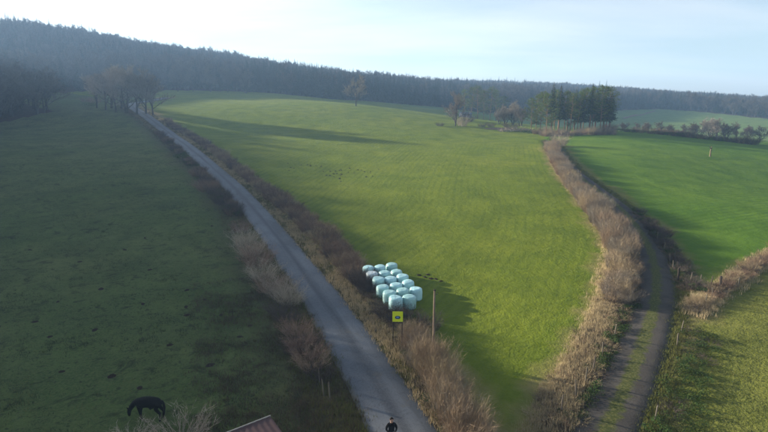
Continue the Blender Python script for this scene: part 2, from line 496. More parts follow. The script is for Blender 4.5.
mpoly = np.vstack([MEDGE, [(62, 205), (66, 260), (70, 380), (0, 380), (-300, 380), (-300, 290)], ROAD[::-1]])
cx = (GX[:-1, :-1] + GX[1:, 1:]).ravel() / 2
cy = (GY[:-1, :-1] + GY[1:, 1:]).ravel() / 2
fidx = (np.arange(len(gy) - 1)[:, None] * len(gx) + np.arange(len(gx) - 1)[None]).ravel()
quad = np.stack([fidx, fidx + 1, fidx + 1 + len(gx), fidx + len(gx)], -1)
fR = dR[quad].mean(1); fT = dT[quad].mean(1)
crestY = np.interp(cx, CREST[:, 0], CREST[:, 1])
zone = np.full(len(cx), 4)                                            # 4 far field and everything beyond
nearf = (cy < 330) & (np.abs(cx) < 700)
mi = inside(cx, cy, mpoly)
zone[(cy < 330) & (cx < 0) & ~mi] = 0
zone[mi] = 1
rightside = (cx > np.interp(cy, TRACK[:, 1], TRACK[:, 0])) & ~mi & (cx > 0)
crop = rightside & (cy < crestY)
ext = LOWH[-1] - LOWH[-8]
lowy = np.interp(cx, np.r_[-1000, LOWH[0, 0] - 6, LOWH[:, 0], LOWH[-1, 0] + ext[0] * 60], np.r_[LOWH[0, 1] - 2, LOWH[0, 1] - 2, LOWH[:, 1], LOWH[-1, 1] + ext[1] * 60])
tri_in = rightside & (cy < lowy)
zone[crop] = 2
zone[tri_in & crop] = 3
zone[(fT < 5) & (cy < 215) & ~mi & (zone == 4)] = 6
strip = (~mi) & (cx > 0) & (cx <= np.interp(cy, TRACK[:, 1], TRACK[:, 0])) & (cy < 205)
zone[strip] = 6                                                        # bank between meadow and farm track
zone[(fR < ROADW / 2 + 1.7) & (zone < 4)] = 6
zone[(fT < TRACKW / 2 + .5) & (cy < 215)] = 6
inW = (cy > foot_y(cx, cy)) & (cy > 180) | inside(cx, cy, W1)
zone[inW] = 5
names = {0: ("paddock", 'paddock'), 1: ("meadow", 'meadow'), 2: ("crop_field", 'crop'), 3: ("pasture", 'pasture'), 4: ("hillside_field", 'farfield'), 5: ("woodland_floor", 'floor'), 6: ("verge", 'verge')}
dM, _ = (np.full(len(vx), 99.0), 0)
far_in = (np.abs(vx) < 400) & (vy < 400)
dM[far_in], _ = dist_poly(vx[far_in], vy[far_in], MEDGE[::3])
dL = np.full(len(vx), 99.0); dL[near], _ = dist_poly(vx[near], vy[near], LOWH)
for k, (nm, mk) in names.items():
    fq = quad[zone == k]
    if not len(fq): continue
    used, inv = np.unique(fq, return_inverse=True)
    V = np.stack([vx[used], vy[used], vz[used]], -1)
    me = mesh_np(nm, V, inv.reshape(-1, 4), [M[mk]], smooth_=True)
    if k == 1: ed = np.minimum(dM[used], np.maximum(dR[used] - 4.5, 0))
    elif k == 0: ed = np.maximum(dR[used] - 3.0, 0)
    elif k == 2: ed = np.minimum(np.maximum(dT[used] - 3, 0), dL[used] - .5)
    elif k == 3: ed = np.minimum(np.maximum(dT[used] - 1.6, 0), dL[used])
    elif k == 4: ed = np.abs((V[:, 1] * .5 + V[:, 0] * .86)) + 10
    else: ed = np.full(len(used), 9.0)
    a = me.attributes.new("edge", 'FLOAT', 'POINT'); a.data.foreach_set("value", ed.astype(np.float32))
    rw = dM[used] if k == 1 else (V[:, 0] * .42 - V[:, 1] * .91 if k == 2 else ed)
    a = me.attributes.new("row", 'FLOAT', 'POINT'); a.data.foreach_set("value", np.asarray(rw, np.float32))
    tag(obj(nm, me), kind="structure")

# ------------------------------------------------------------------ road and track
def ribbon(name, P, width, mat, lift, nseg=8, crown=.05, wob=.05):
    N = normals(P); s = np.r_[0, np.cumsum(np.linalg.norm(np.diff(P, axis=0), axis=1))]
    us = np.linspace(-1, 1, nseg + 1)
    V, UV = [], []
    for i, (p, n) in enumerate(zip(P, N)):
        wl_ = width / 2 + wob * math.sin(i * .9) * random.random(); wr_ = width / 2 + wob * math.sin(i * .7 + 1) * random.random()
        for u in us:
            q = p + n * u * (wr_ if u > 0 else wl_)
            V.append((q[0], q[1], 0)); UV.append((u, s[i]))
    V = np.array(V); V[:, 2] = H(V[:, 0], V[:, 1]) + lift + crown * (1 - np.array(UV)[:, 0] ** 2) - (np.abs(np.array(UV)[:, 0]) > .99) * .12
    n = len(us); idx = (np.arange(len(P) - 1)[:, None] * n + np.arange(n - 1)[None]).ravel()
    Q = np.stack([idx, idx + 1, idx + 1 + n, idx + n], -1)
    me = mesh_np(name, V, Q, [mat], smooth_=True)
    uv = me.uv_layers.new(name="UVMap")
    uv.data.foreach_set("uv", np.array(UV, np.float32)[Q.ravel()].ravel())
    return tag(obj(name, me), kind="structure")
ribbon("road", ROAD, ROADW, M['asphalt'], .03)
ribbon("farm_track", TRACK, TRACKW, M['track'], .03, crown=.07)

# ------------------------------------------------------------------ plant meshes
class Soup:
    def __init__(s): s.v = []; s.f = []
    def tube(s, pts, rad, n=5):
        b = len(s.v)
        for i, (p, r) in enumerate(zip(pts, rad)):
            d = (pts[min(i + 1, len(pts) - 1)] - pts[max(i - 1, 0)])
            d = d.normalized() if d.length > 1e-6 else Vector((0, 0, 1))
            x = d.cross(Vector((.31, .9, .2)) if abs(d.z) > .9 else Vector((0, 0, 1))).normalized(); y = d.cross(x)
            for k in range(n):
                a = 6.2832 * k / n
                s.v.append(p + x * (math.cos(a) * r) + y * (math.sin(a) * r))
        for i in range(len(pts) - 1):
            for k in range(n):
                s.f.append((b + i * n + k, b + i * n + (k + 1) % n, b + (i + 1) * n + (k + 1) % n, b + (i + 1) * n + k))
    def blade(s, p, q, w, side=None):
        d = q - p
        x = side or d.cross(Vector((random.uniform(-1, 1), random.uniform(-1, 1), random.uniform(-1, 1))))
        x = x.normalized() * w if x.length > 1e-6 else Vector((w, 0, 0))
        b = len(s.v); s.v += [p - x, p + x, q]; s.f.append((b, b + 1, b + 2))
    def leaf(s, c, size):
        x = rv().normalized() * size; y = rv().normalized() * size * .8
        b = len(s.v); s.v += [c - x * .5, c + y * .5, c + x * .5, c - y * .5]; s.f.append((b, b + 1, b + 2, b + 3))
def rv():
    while True:
        v = Vector((random.uniform(-1, 1), random.uniform(-1, 1), random.uniform(-1, 1)))
        if .01 < v.length < 1: return v
def tilt(d, ang):
    """a direction at angle ang from d, random azimuth"""
    x = d.cross(rv()).normalized()
    return (Matrix.Rotation(ang, 3, x) @ d).normalized()

def bare_tree(seed, Ht, clear=.2, spread=1.0, twigs=9, tw=.048, multi=1):
    random.seed(seed)
    T, C = Soup(), Soup()
    def grow(p, d, L, r, lvl):
        n = 5 if lvl == 0 else 4
        pts = [p.copy()]; dd = d.copy()
        for i in range(n):
            dd = (dd + rv() * (.10 if lvl == 0 else .22) + Vector((0, 0, .10 if lvl else .05))).normalized()
            pts.append(pts[-1] + dd * (L / n))
        rad = [max(r * (1 - .8 * i / n), .012) for i in range(n + 1)]
        if lvl < 3: T.tube(pts, rad, (7, 5, 3)[lvl])
        else:
            for i in range(n): C.blade(pts[i], pts[i + 1], max(.05, rad[i]))
        if lvl == 3:
            for _ in range(twigs):
                i = random.uniform(.3, n); k = min(int(i), n - 1)
                a = pts[k].lerp(pts[k + 1], i - k)
                C.blade(a, a + (tilt(dd, random.uniform(.3, 1.0)) + Vector((0, 0, .15))) * random.uniform(.5, 1.25) * (Ht / 15), tw)
            return
        nc = (random.randint(8, 10), random.randint(5, 6), random.randint(5, 6))[lvl]
        lo = clear if lvl == 0 else .25
        for k in range(nc):
            t = lo + (1 - lo) * (k + random.random() * .8) / nc
            i = min(t, .999) * n; j = int(i)
            a = pts[j].lerp(pts[j + 1], i - j)
            ang = random.uniform(.45, .95) * spread if lvl == 0 else random.uniform(.4, .9)
            ln = (L * random.uniform(.42, .62) * (1.15 - .45 * t)) if lvl == 0 else L * random.uniform(.45, .65)
            grow(a, tilt(dd if lvl else Vector((0, 0, 1)), ang), ln, rad[j] * .55, lvl + 1)
    for k in range(multi):
        off = Vector((random.uniform(-.5, .5), random.uniform(-.5, .5), 0)) * (multi > 1)
        grow(off + Vector((0, 0, -.2)), (Vector((0, 0, 1)) + off * .35).normalized(), Ht * .80 * random.uniform(.9, 1), Ht * .022, 0)
    zt = max(v.z for v in C.v)
    for S_ in (T, C):
        for v in S_.v: v *= Ht / zt
    return T, C
def pine_tree(seed, Ht, clear=.42, dens=1.0, wide=1.0):
    random.seed(seed)
    T, C = Soup(), Soup()
    pts = [Vector((0, 0, -.2))]; d = Vector((0, 0, 1))
    for i in range(8):
        d = (d + rv() * .05 + Vector((0, 0, .1))).normalized(); pts.append(pts[-1] + d * Ht * .97 / 8)
    T.tube(pts, [Ht * .012 * (1 - .85 * i / 8) for i in range(9)], 7)
    nb = int(30 * dens)
    for k in range(nb):
        t = clear + (1 - clear) * (k + random.random()) / nb
        i = min(t, .99) * 8; j = int(i); a = pts[j].lerp(pts[j + 1], i - j)
        az = random.uniform(0, 6.28)
        prof = math.sin(math.pi * min(1, (t - clear) / (1 - clear) * .72 + .24))
        L = Ht * .18 * wide * prof * random.uniform(.6, 1.15) + .4
        b = a + Vector((math.cos(az) * L, math.sin(az) * L, L * random.uniform(.05, .5)))
        m_ = a.lerp(b, .55) + Vector((0, 0, -.15))
        T.tube([a, m_, b], [.07, .05, .02], 3)
        for c, rr_ in ((b, 1.0), (m_, .75)):
            R_ = Ht * .055 * rr_ * random.uniform(.7, 1.25)
            for _ in range(int(46 * rr_)):
                v = rv(); C.leaf(c + Vector((v.x * R_ * 1.25, v.y * R_ * 1.25, v.z * R_ * .62 + R_ * .2)), random.uniform(.16, .36) * Ht / 16)
    for _ in range(5):       # dead stubs on the bare stem
        t = random.uniform(.2, clear + .1); i = t * 8; j = int(i); a = pts[j].lerp(pts[j + 1], i - j)
        az = random.uniform(0, 6.28); T.tube([a, a + Vector((math.cos(az), math.sin(az), .2)) * random.uniform(.5, 1.3)], [.04, .015], 3)
    return T, C
def spruce_tree(seed, Ht, wide=.17, low=.08):
    random.seed(seed)
    T, C = Soup(), Soup()
    T.tube([Vector((0, 0, -.2)), Vector((0, 0, Ht * .5)), Vector((0, 0, Ht))], [Ht * .014, Ht * .009, .02], 6)
    nw = 24
    for w in range(nw):
        t = low + (1 - low) * w / nw
        R_ = Ht * wide * (1 - t) ** .85 * random.uniform(.85, 1.1) + .15
        nb = 9
        for k in range(nb):
            az = 6.28 * (k + random.random() * .8) / nb; r_ = R_ * random.uniform(.65, 1.12)
            a = Vector((0, 0, Ht * t)); b = Vector((math.cos(az) * r_, math.sin(az) * r_, Ht * t - r_ * .28 + random.uniform(-.2, .2)))
            sd = Vector((-math.sin(az), math.cos(az), 0))
            C.blade(a + (b - a) * .1, b, R_ * .16 + .08, sd)
            for q in (.35, .6, .85):
                c = a.lerp(b, q)
                for sg in (-1, 1):
                    C.blade(c, c + (sd * sg * .5 + (b - a).normalized() * .45 + Vector((0, 0, -.35))) * R_ * .42 * (1.15 - q * .5), R_ * .07 + .05)
    C.blade(Vector((0, 0, Ht * .97)), Vector((0, 0, Ht * 1.03)), .06)
    return T, C
def shrub_mesh(seed, h, spread, stems, twigs, w=.014, arch=.35, lean=.5):
    """a bare bush: arching stems from the stool, each carrying side twigs"""
    random.seed(seed)
    S = Soup()
    for _ in range(stems):
        az = random.uniform(0, 6.28); r0 = random.random() ** .5 * spread * .45
        p = Vector((math.cos(az) * r0, math.sin(az) * r0, -.05))
        az2 = az + random.uniform(-.9, .9)
        d = Vector((math.cos(az2) * lean * random.random(), math.sin(az2) * lean * random.random(), 1)).normalized()
        L = h * random.uniform(.55, 1.08); n = 4
        ww = w * random.uniform(.8, 1.4)
        pts = [p]
        for i in range(n):
            d = (d + rv() * .14 + Vector((math.cos(az2), math.sin(az2), -.3)) * arch * .22).normalized()
            pts.append(pts[-1] + d * (L / n))
        side = d.cross(rv()).normalized()
        for i in range(n):
            b = len(S.v); w0 = ww * (1 - .22 * i); w1 = ww * (1 - .22 * (i + 1))
            S.v += [pts[i] - side * w0, pts[i] + side * w0, pts[i + 1] + side * w1, pts[i + 1] - side * w1]; S.f.append((b, b + 1, b + 2, b + 3))
        for _ in range(twigs):
            i = random.uniform(.8, n - .05); j = int(i); a = pts[j].lerp(pts[j + 1], i - j)
            C_ = a + tilt(d, random.uniform(.35, 1.1)) * L * random.uniform(.14, .34)
            S.blade(a, C_, ww * .55)
    return S
def leafy_mesh(seed, h, spread, n, size):
    random.seed(seed)
    S = Soup()
    lob = [(random.uniform(-.5, .5) * spread, random.uniform(-.5, .5) * spread, random.uniform(.25, .75) * h, random.uniform(.25, .45)) for _ in range(6)]
    for _ in range(n):
        x, y, z, r_ = random.choice(lob); v = rv().normalized() * random.uniform(.5, 1)
        S.leaf(Vector((x + v.x * r_ * spread, y + v.y * r_ * spread, max(0.02, z + v.z * r_ * h))), size * random.uniform(.6, 1.3))
    for _ in range(14):
        x, y, z, r_ = random.choice(lob); S.blade(Vector((x * .3, y * .3, 0)), Vector((x * 1.3, y * 1.3, h * random.uniform(.7, 1.15))), .015)
    return S
def sm(name, S, mat, smooth_=False):
    return mesh_py(name, S.v, S.f, [mat], smooth_)

DEC = []
for k, (s, h, cl, sp, mu) in enumerate([(11, 15, .16, 1.2, 1), (12, 15, .16, 1.05, 1), (13, 15, .10, 1.25, 2), (14, 15, .20, 1.15, 1), (15, 15, .06, 1.0, 3)]):
    T, C = bare_tree(s, h, cl, sp, twigs=15 if mu == 1 else 9, multi=mu)
    DEC.append((sm("bare_tree_trunk", T, M['bark'], True), sm("bare_tree_crown", C, M['twig']), 15.0))
PIN = []
for s, cl, de, wi in ((21, .26, 1.7, 1.3), (22, .34, 1.5, 1.1), (23, .18, 1.8, 1.3)):
    T, C = pine_tree(s, 17, cl, de, wi)
    PIN.append((sm("pine_trunk", T, M['pinebark'], True), sm("pine_crown", C, M['pineneedle']), 17.0))
SPR = []
for s, wi, lo in ((31, .16, .08), (32, .13, .15), (33, .19, .05)):
    T, C = spruce_tree(s, 20, wi, lo)
    SPR.append((sm("spruce_trunk", T, M['bark'], True), sm("spruce_crown", C, M['spruceneedle']), 20.0))

CROWNS = {}
FIR = []
fneed = plain("fir_needles", (.034, .054, .026), .85, .35, .5, rand=.2, translucent=.15)
for s_d, wi, lo in ((36, .19, .34), (37, .16, .42), (38, .21, .28)):
    T, C = spruce_tree(s_d, 17, wi, lo)
    FIR.append((sm("fir_trunk", T, M['pinebark'], True), sm("fir_crown", C, fneed), 17.0))
def plant_tree(kind, name, x, y, h, label, cat="tree", group=None, crown_mat=None, wide=1.0):
    t, c, h0 = kind
    s = h / h0
    r = empty(name, (x, y, hz(x, y) - .05), random.uniform(0, 6.28), s)
    r.scale = (s * wide, s * wide, s)
    a = obj("trunk", t, r); b = obj("crown", c, r)
    if crown_mat:
        key = (c.name, crown_mat.name)
        if key not in CROWNS:
            CROWNS[key] = c.copy(); CROWNS[key].materials[0] = crown_mat
        b.data = CROWNS[key]
    tag(r, label, cat, group)
    return a, b

# ------------------------------------------------------------------ single trees
random.seed(5)
def at(px, py):
    p = hit(px, py); return p[0], p[1]
ORD = ["leftmost", "second", "third", "fourth", "fifth", "sixth", "seventh", "eighth", "ninth", "tenth", "eleventh", "twelfth", "thirteenth", "fourteenth", "fifteenth", "sixteenth", "seventeenth", "eighteenth", "nineteenth", "twentieth", "twenty-first", "twenty-second", "twenty-third", "twenty-fourth", "twenty-fifth", "twenty-sixth", "twenty-seventh", "twenty-eighth"]
def ordn(i, n, end="left"):
    if i == 0: return "leftmost"
    if i == n - 1: return "rightmost"
    return ORD[i] + " from left"

src_dec, src_pin, src_spr = [], [], []
x, y = at(356, 106)
src_dec.append(plant_tree(DEC[0], "bare_tree", x, y, 15.5, "lone bare tree standing on the meadow crest before the dark wood", crown_mat=M["twiglit"], wide=1.15))
x, y = at(455, 126)
src_dec.append(plant_tree(DEC[2], "bare_tree", x, y, 14.5, "bare upright tree with bushy foot at the meadow's far edge", crown_mat=M['twiglit'], wide=1.0))
grp = [(97, 108, 15, 1), (106, 110, 17.5, 3), (116, 112, 19, 0), (127, 113, 20, 2), (137, 114, 19, 3), (146, 114, 16, 1), (153, 115, 14.5, 0), (122, 108, 19, 1), (111, 108, 17, 2)]
grp = sorted(grp)
for i, (px, py, h, k) in enumerate(grp):
    x, y = at(px, py)
    r = plant_tree(DEC[k], "bare_tree", x, y, h, "bare tree in the clump where the road ends, %s of its nine" % ordn(i, 9), group="bare trees clumped at the top of the road", crown_mat=M['twiglit'], wide=1.25)
    if k in (1, 3) and len(src_dec) < 4 and k == (1, 3)[len(src_dec) - 2]: src_dec.append(r)
# bare trees standing free along the front edge of the ridge wood
src_dec = []
for i, (px, py, h) in enumerate([(178, 91.5, 17), (193, 91.5, 15), (211, 92, 18), (228, 92.5, 16), (246, 93, 17)]):
    x, y = at(px, py)
    src_dec.append(plant_tree(DEC[i], "bare_tree", x, y, h, "dark bare tree at the front edge of the ridge wood, %s of five" % ordn(i, 5), group="bare trees along the wood's edge"))
# the pine copse
cop = [(531, 131, 13, 2), (540, 133, 15.5, 2), (546, 136, 15.5, 0), (551, 135, 17.5, 1), (558, 134, 17, 0), (564, 134, 15.5, 1), (570, 133, 15, 2), (577, 134, 15.5, 1), (583, 133, 16.5, 0),
       (589, 134, 17, 1), (595, 133, 16, 2), (600, 134, 17.5, 0), (606, 133, 17, 1), (536, 131, 14, 0), (554, 132, 16, 2), (567, 132, 15, 0), (574, 132, 15.5, 0), (580, 132, 15.5, 2), (592, 132, 17, 0), (603, 132, 16.5, 2), (609, 133, 14.5, 0)]
cop.sort()
for i, (px, py, h, k) in enumerate(cop):
    x, y = at(px, py)
    if i % 3 == 1: y += 9; x += x / y * 9
    elif i % 3 == 2: y += 4; x += x / y * 4
    fir = px > 549 and i % 2 == 0
    r = plant_tree(FIR[k] if fir else PIN[k], "fir_tree" if fir else "pine_tree", x, y, h * (1.0 if fir else .97), "tall %s in the copse beside the green field, %s" % ("dark pointed fir" if fir else "bare-stemmed pine", ordn(i, len(cop))), group="conifers of the copse", wide=1.4 if fir else .95)
    if not fir and len(src_pin) < 3 and k == len(src_pin): src_pin.append(r)
# second, looser group behind the bare tree
grn = [(463, 0, 16, 0), (470, 0, 18, 1), (476, 0, 19, 2), (482, 0, 17, 0), (488, 0, 19, 2), (494, 0, 18, 1), (501, 0, 15, 0)]
for i, (px, py, h, k) in enumerate(grn):
    y = 300 + 7 * (i % 2); x = (px - 384) / F * y * 1.0
    plant_tree(PIN[k], "pine_tree", x, y, h, "green pine behind the hut at the wood's edge, %s of seven" % ordn(i, 7), group="pines behind the hut")
brn = [(505, 124, 9.5), (513, 125, 11), (521, 126, 9), (499, 124, 7)]
for i, (px, py, h) in enumerate(sorted(brn)):
    x, y = at(px, py)
    plant_tree(DEC[4], "bare_tree", x, y, h, "tan rounded bare tree behind the brush heap, %s of four" % ordn(i, 4), group="tan trees behind the brush heap", crown_mat=M['twiglit'], wide=1.15)
# trees and bushes in the dip beyond the crop field
dip = [(616, 13, 3.5), (628, 12, 4.5), (638, 12, 5), (650, 12, 5.5), (661, 13, 5), (673, 13, 6), (684, 13.5, 7), (692, 14, 9.5), (701, 14, 13), (708, 14, 12), (716, 14.5, 9), (727, 15, 8), (738, 15, 8), (750, 15.5, 7.5), (761, 16, 7), (775, 16, 7)]
for i, (px, _, h) in enumerate(dip):
    Y = 235 + 8 * math.sin(i * 1.7); X = (px - 384) / F * Y * 1.02
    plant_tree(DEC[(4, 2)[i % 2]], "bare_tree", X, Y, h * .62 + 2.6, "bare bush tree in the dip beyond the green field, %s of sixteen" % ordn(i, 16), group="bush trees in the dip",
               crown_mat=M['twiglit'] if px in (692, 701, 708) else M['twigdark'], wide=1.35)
# conifers standing out of the skyline
sky_px = [(4, 9), (13, 12), (22, 13), (36, 16), (48, 17), (57, 25), (75, 25), (81, 22), (483, 77), (491, 77), (499, 76), (507, 76), (515, 77), (600, 80), (607, 79)]
for i, (px, py) in enumerate(sky_px):
    Y = 455 + px * .35 if px < 100 else 830
    d = ray(px, py); t = Y / d[1]; X = d[0] * t; top = CAMZ + d[2] * t
    h = min(max(top - hz(X, Y), 14), 30)
    left = px < 100
    r = plant_tree(SPR[(0, 2, 1)[i % 3]], "spruce_tree", X, Y, h,
                   ("dark spruce rising above the hill's skyline, %s of eight" % ordn(i, 8)) if left else
                   ("small dark spruce on the far ridge skyline, %s of seven" % ordn(i - 8, 7)), group="spruces on the skyline" if left else "spruces on the far ridge")
    if len(src_spr) < 3 and (0, 2, 1)[i % 3] == (0, 2, 1)[len(src_spr)]: src_spr.append(r)

# ------------------------------------------------------------------ woods (countless trees): instances on points
def scatter(name, label, cat, pts, scl, idx, sources):
    me = bpy.data.meshes.new(name)
    me.vertices.add(len(pts)); me.vertices.foreach_set("co", np.asarray(pts, np.float32).ravel())
    for nm, ty, dat in (("scl", 'FLOAT_VECTOR', scl), ("rot", 'FLOAT_VECTOR', np.stack([rng.normal(0, .03, len(pts)), rng.normal(0, .03, len(pts)), rng.uniform(0, 6.28, len(pts))], -1)), ("idx", 'INT', idx)):
        a = me.attributes.new(nm, ty, 'POINT')
        a.data.foreach_set("vector" if ty == 'FLOAT_VECTOR' else "value", np.ascontiguousarray(dat, dtype=np.int32 if ty == 'INT' else np.float32).ravel())
    o = obj(name, me)
    ng = bpy.data.node_groups.new(name, 'GeometryNodeTree')
    ng.interface.new_socket("Geometry", in_out='INPUT', socket_type='NodeSocketGeometry')
    ng.interface.new_socket("Geometry", in_out='OUTPUT', socket_type='NodeSocketGeometry')
    N, L = ng.nodes, ng.links
    gi, go = N.new("NodeGroupInput"), N.new("NodeGroupOutput")
    def na(nm, ty):
        n = N.new("GeometryNodeInputNamedAttribute"); n.data_type = ty; n.inputs["Name"].default_value = nm
        return n.outputs["Attribute"]
    aS, aR, aI = na("scl", 'FLOAT_VECTOR'), na("rot", 'FLOAT_VECTOR'), na("idx", 'INT')
    J = N.new("GeometryNodeJoinGeometry")
    for k, pair in enumerate(sources):
        cmp_ = N.new("FunctionNodeCompare"); cmp_.data_type = 'INT'; cmp_.operation = 'EQUAL'
        ia = [s for s in cmp_.inputs if s.type == 'INT']
        L.new(aI, ia[0]); ia[1].default_value = k
        for so in pair:
            oi = N.new("GeometryNodeObjectInfo"); oi.transform_space = 'ORIGINAL'
            oi.inputs["Object"].default_value = so; oi.inputs["As Instance"].default_value = True
            ip = N.new("GeometryNodeInstanceOnPoints")
            L.new(gi.outputs[0], ip.inputs["Points"]); L.new(cmp_.outputs["Result"], ip.inputs["Selection"])
            L.new(oi.outputs["Geometry"], ip.inputs["Instance"]); L.new(aR, ip.inputs["Rotation"]); L.new(aS, ip.inputs["Scale"])
            L.new(ip.outputs[0], J.inputs[0])
    L.new(J.outputs[0], go.inputs[0])
    md = o.modifiers.new("scatter", 'NODES'); md.node_group = ng
    return tag(o, label, cat, kind="stuff")
def jitter_grid(x0, x1, y0, y1, st):
    X, Y = np.meshgrid(np.arange(x0, x1, st), np.arange(y0, y1, st))
    X = X.ravel() + rng.uniform(-.42, .42, X.size) * st; Y = Y.ravel() + rng.uniform(-.42, .42, Y.size) * st
    return X, Y
SRC = src_dec[:5] + src_spr[:3] + src_pin[:2]
SRCH = np.array([15.0] * len(src_dec[:5]) + [20.0] * len(src_spr[:3]) + [17.0] * 2)
nd = len(src_dec[:5]); ns = len(src_spr[:3])
# ridge wood behind the meadow
X, Y = jitter_grid(-720, 900, 250, 1000, 5.4)
a_ = X / Y
ridge = np.interp(a_, [-1.2, -.75, -.5, -.2, .1, .25, .45, .75, 1.1], [440, 480, 530, 680, 800, 900, 920, 830, 800])
fyv = foot_y(X, Y)
keep = (Y > fyv) & (Y < ridge + 40) & (np.abs(a_) < 1.15) & ~((Y > fyv + 90) & (rng.random(len(X)) < .35))
X, Y = X[keep], Y[keep]; a_ = X / Y; fyv = fyv[keep]
band = (a_ > -.26) & (a_ < .16) & (Y < fyv + 70)                       # dark spruce plantation along the meadow
u = rng.random(len(X))
patch = lump(X, Y, 120, 9)
isspr = np.where(band, u < .93, ((patch > .0) & (u < .85)) | (u < .35)) | ((a_ < -.55) & (Y > 400) & (u < .5))
rid = ridge[keep]
isspr = np.where((Y > rid - 80) & ~((a_ > .17) & (a_ < .28)) & (a_ > -.58), u < .04, isspr)
idx = np.where(isspr, nd + rng.integers(0, ns, len(X)), rng.integers(0, nd, len(X)))
hh = np.where(isspr, rng.uniform(15, 20, len(X)), rng.uniform(14, 20, len(X))) * (1 + .12 * lump(X, Y, 40, 4))
hh = np.where(band, rng.uniform(16, 20.5, len(X)), hh)
hh = np.where(Y > 600, hh * .9, hh) * np.interp(a_, [-.75, -.55, .25, .45, .75], [.82, 1, 1, .85, .68]) * (1 + .16 * lump(X, Y, 70, 14))
s_ = hh / SRCH[idx]; wide = np.where(isspr, 1.3, rng.uniform(.95, 1.35, len(X)))
scatter("forest", "hazy bare wood covering the hills behind the meadow", "forest", np.stack([X, Y, H(X, Y) - .1], -1), np.stack([s_ * wide, s_ * wide, s_], -1), idx, SRC)
# wood on the slope at the left
X, Y = jitter_grid(-380, -90, -70, 262, 5.2)
keep = inside(X, Y, W1)
X, Y = X[keep], Y[keep]; u = rng.random(len(X))
isspr = (u < .65) & ((Y < 20) | (X / np.maximum(Y, 1) < -.9))
idx = np.where(isspr, nd + rng.integers(0, ns, len(X)), rng.integers(0, nd, len(X)))
hh = np.where(isspr, rng.uniform(17, 23, len(X)), np.where(X / np.maximum(Y, 1) > -.84, rng.uniform(11, 16, len(X)), rng.uniform(16, 21, len(X)))) * (1.12 + .12 * lump(X, Y, 30, 5))
s_ = hh / SRCH[idx]; wide = np.where(isspr, 1.0, rng.uniform(1.2, 1.6, len(X)))
scatter("wood", "shaded bare wood at the edge of the dark paddock", "wood", np.stack([X, Y, H(X, Y) - .1], -1), np.stack([s_ * wide, s_ * wide, s_], -1), idx, SRC)

# ------------------------------------------------------------------ shrubs and hedges
def variants(name, mat, specs, leafy=False):
    return [sm(name, (leafy_mesh if leafy else shrub_mesh)(*s), mat) for s in specs]
SH_TALL = [(s, 2.6, 1.9, 170, 14, .010, .15, .55) for s in (41, 42, 43, 44)]
SH_MID = [(s, 1.6, 1.8, 130, 14, .011, .4, .8) for s in (51, 52, 53, 54)]
SH_LOW = [(s, .8, 1.6, 120, 8, .011, .8, 1.0) for s in (61, 62, 63)]
tall_tan = variants("tan_shrub", M['twigtan'], SH_TALL)
tall_grey = variants("grey_shrub", M['twiggrey'], SH_TALL)
mid_red = variants("rust_shrub", M['twigred'], SH_MID)
mid_dark = variants("dark_shrub", M['twigdark'], SH_MID)
mid_tan = variants("tan_low_shrub", M['twigtan'], SH_MID)
low_dead = variants("dead_stalks", M['straw'], SH_LOW)
low_red = variants("rust_stalks", M['twigred'], SH_LOW)
low_dark = variants("dark_stalks", M['twigdark'], SH_LOW)
bram = variants("bramble", M['bramble'], [(s, .9, 1.7, 420, .11) for s in (71, 72, 73)], True)
pale = variants("pale_shrub", M['twigpale'], [(s, 1.5, 1.8, 90, 9, .017, .5, .9) for s in (81, 82)])

def hedge(name, label, P, rows, sets, hs, step, group=None, jit=.3, cat="hedge", thin=1.0):
    """P polyline in metres; rows = sideways offsets; sets = function(s01, row) -> mesh list; hs = function(s01) -> height factor"""
    P = resample(P, step); N = normals(P)
    r = empty(name, (P[len(P) // 2][0], P[len(P) // 2][1], hz(*P[len(P) // 2])))
    base = Vector(r.location); n = 0
    for i, (p, nn) in enumerate(zip(P, N)):
        u = i / max(1, len(P) - 1)
        for k, off in enumerate(rows):
            f = hs(u)
            if f <= 0 or n >= 295: continue
            q = p + nn * (off + random.uniform(-jit, jit)) + np.array((random.uniform(-jit, jit), random.uniform(-jit, jit)))
            f *= 1 + .22 * math.sin(i * step / 1.9 + k) * math.sin(i * step / 4.3 + 1)
            ms = sets(u, k)
            m_ = random.choice(ms); s = f * random.uniform(.75, 1.2)
            o = obj("shrub", m_, r, Vector((q[0], q[1], hz(*q))) - base, (0, 0, random.uniform(0, 6.28)), (thin * max(s, .7) * random.uniform(.9, 1.2), thin * max(s, .7) * random.uniform(.9, 1.2), s))
            n += 1
    return tag(r, label, cat, group)
random.seed(17)
def w2(lst): return hits(lst)[:, :2]
# road hedge, sunlit side, four stretches
hA = w2([(473, 455), (453, 415), (438, 386), (422, 356), (411, 336)])
hedge("hedge", "tall tan bare hedge beside the road by the wooden pole", hA, (-.55, -.25, .05, .35), lambda u, k: random.choice((low_dark, bram, low_dark)) if k == 0 else random.choice((tall_tan, tall_tan, tall_tan, tall_grey, mid_red, mid_tan)), lambda u: .72 if u < .75 else .62, .55, thin=.8)
hB = w2([(414, 331), (402, 318), (388, 304), (372, 290)])
hedge("hedge", "low dark bramble hedge between yellow sign and wrapped bales", hB, (-.8, 0, .8), lambda u, k: random.choice((low_red, bram, low_dark, mid_dark)), lambda u: .75, .8)
hC = w2([(372, 289), (352, 270), (331, 246), (300, 218), (276, 199)])
hedge("hedge", "rust-brown hedge between road and meadow beyond the bales", hC, (-.7, .1, .8), lambda u, k: random.choice((mid_red, mid_red, mid_dark, low_dead, mid_tan)), lambda u: .85, .8, thin=.85)
hD = w2([(275, 198), (240, 171), (212, 150), (186, 134), (166, 121)])
hedge("hedge", "brown far stretch of roadside hedge below the clump of trees", hD, (-.6, .4), lambda u, k: random.choice((mid_red, mid_dark, mid_tan)), lambda u: .85, 1.0, thin=.85)
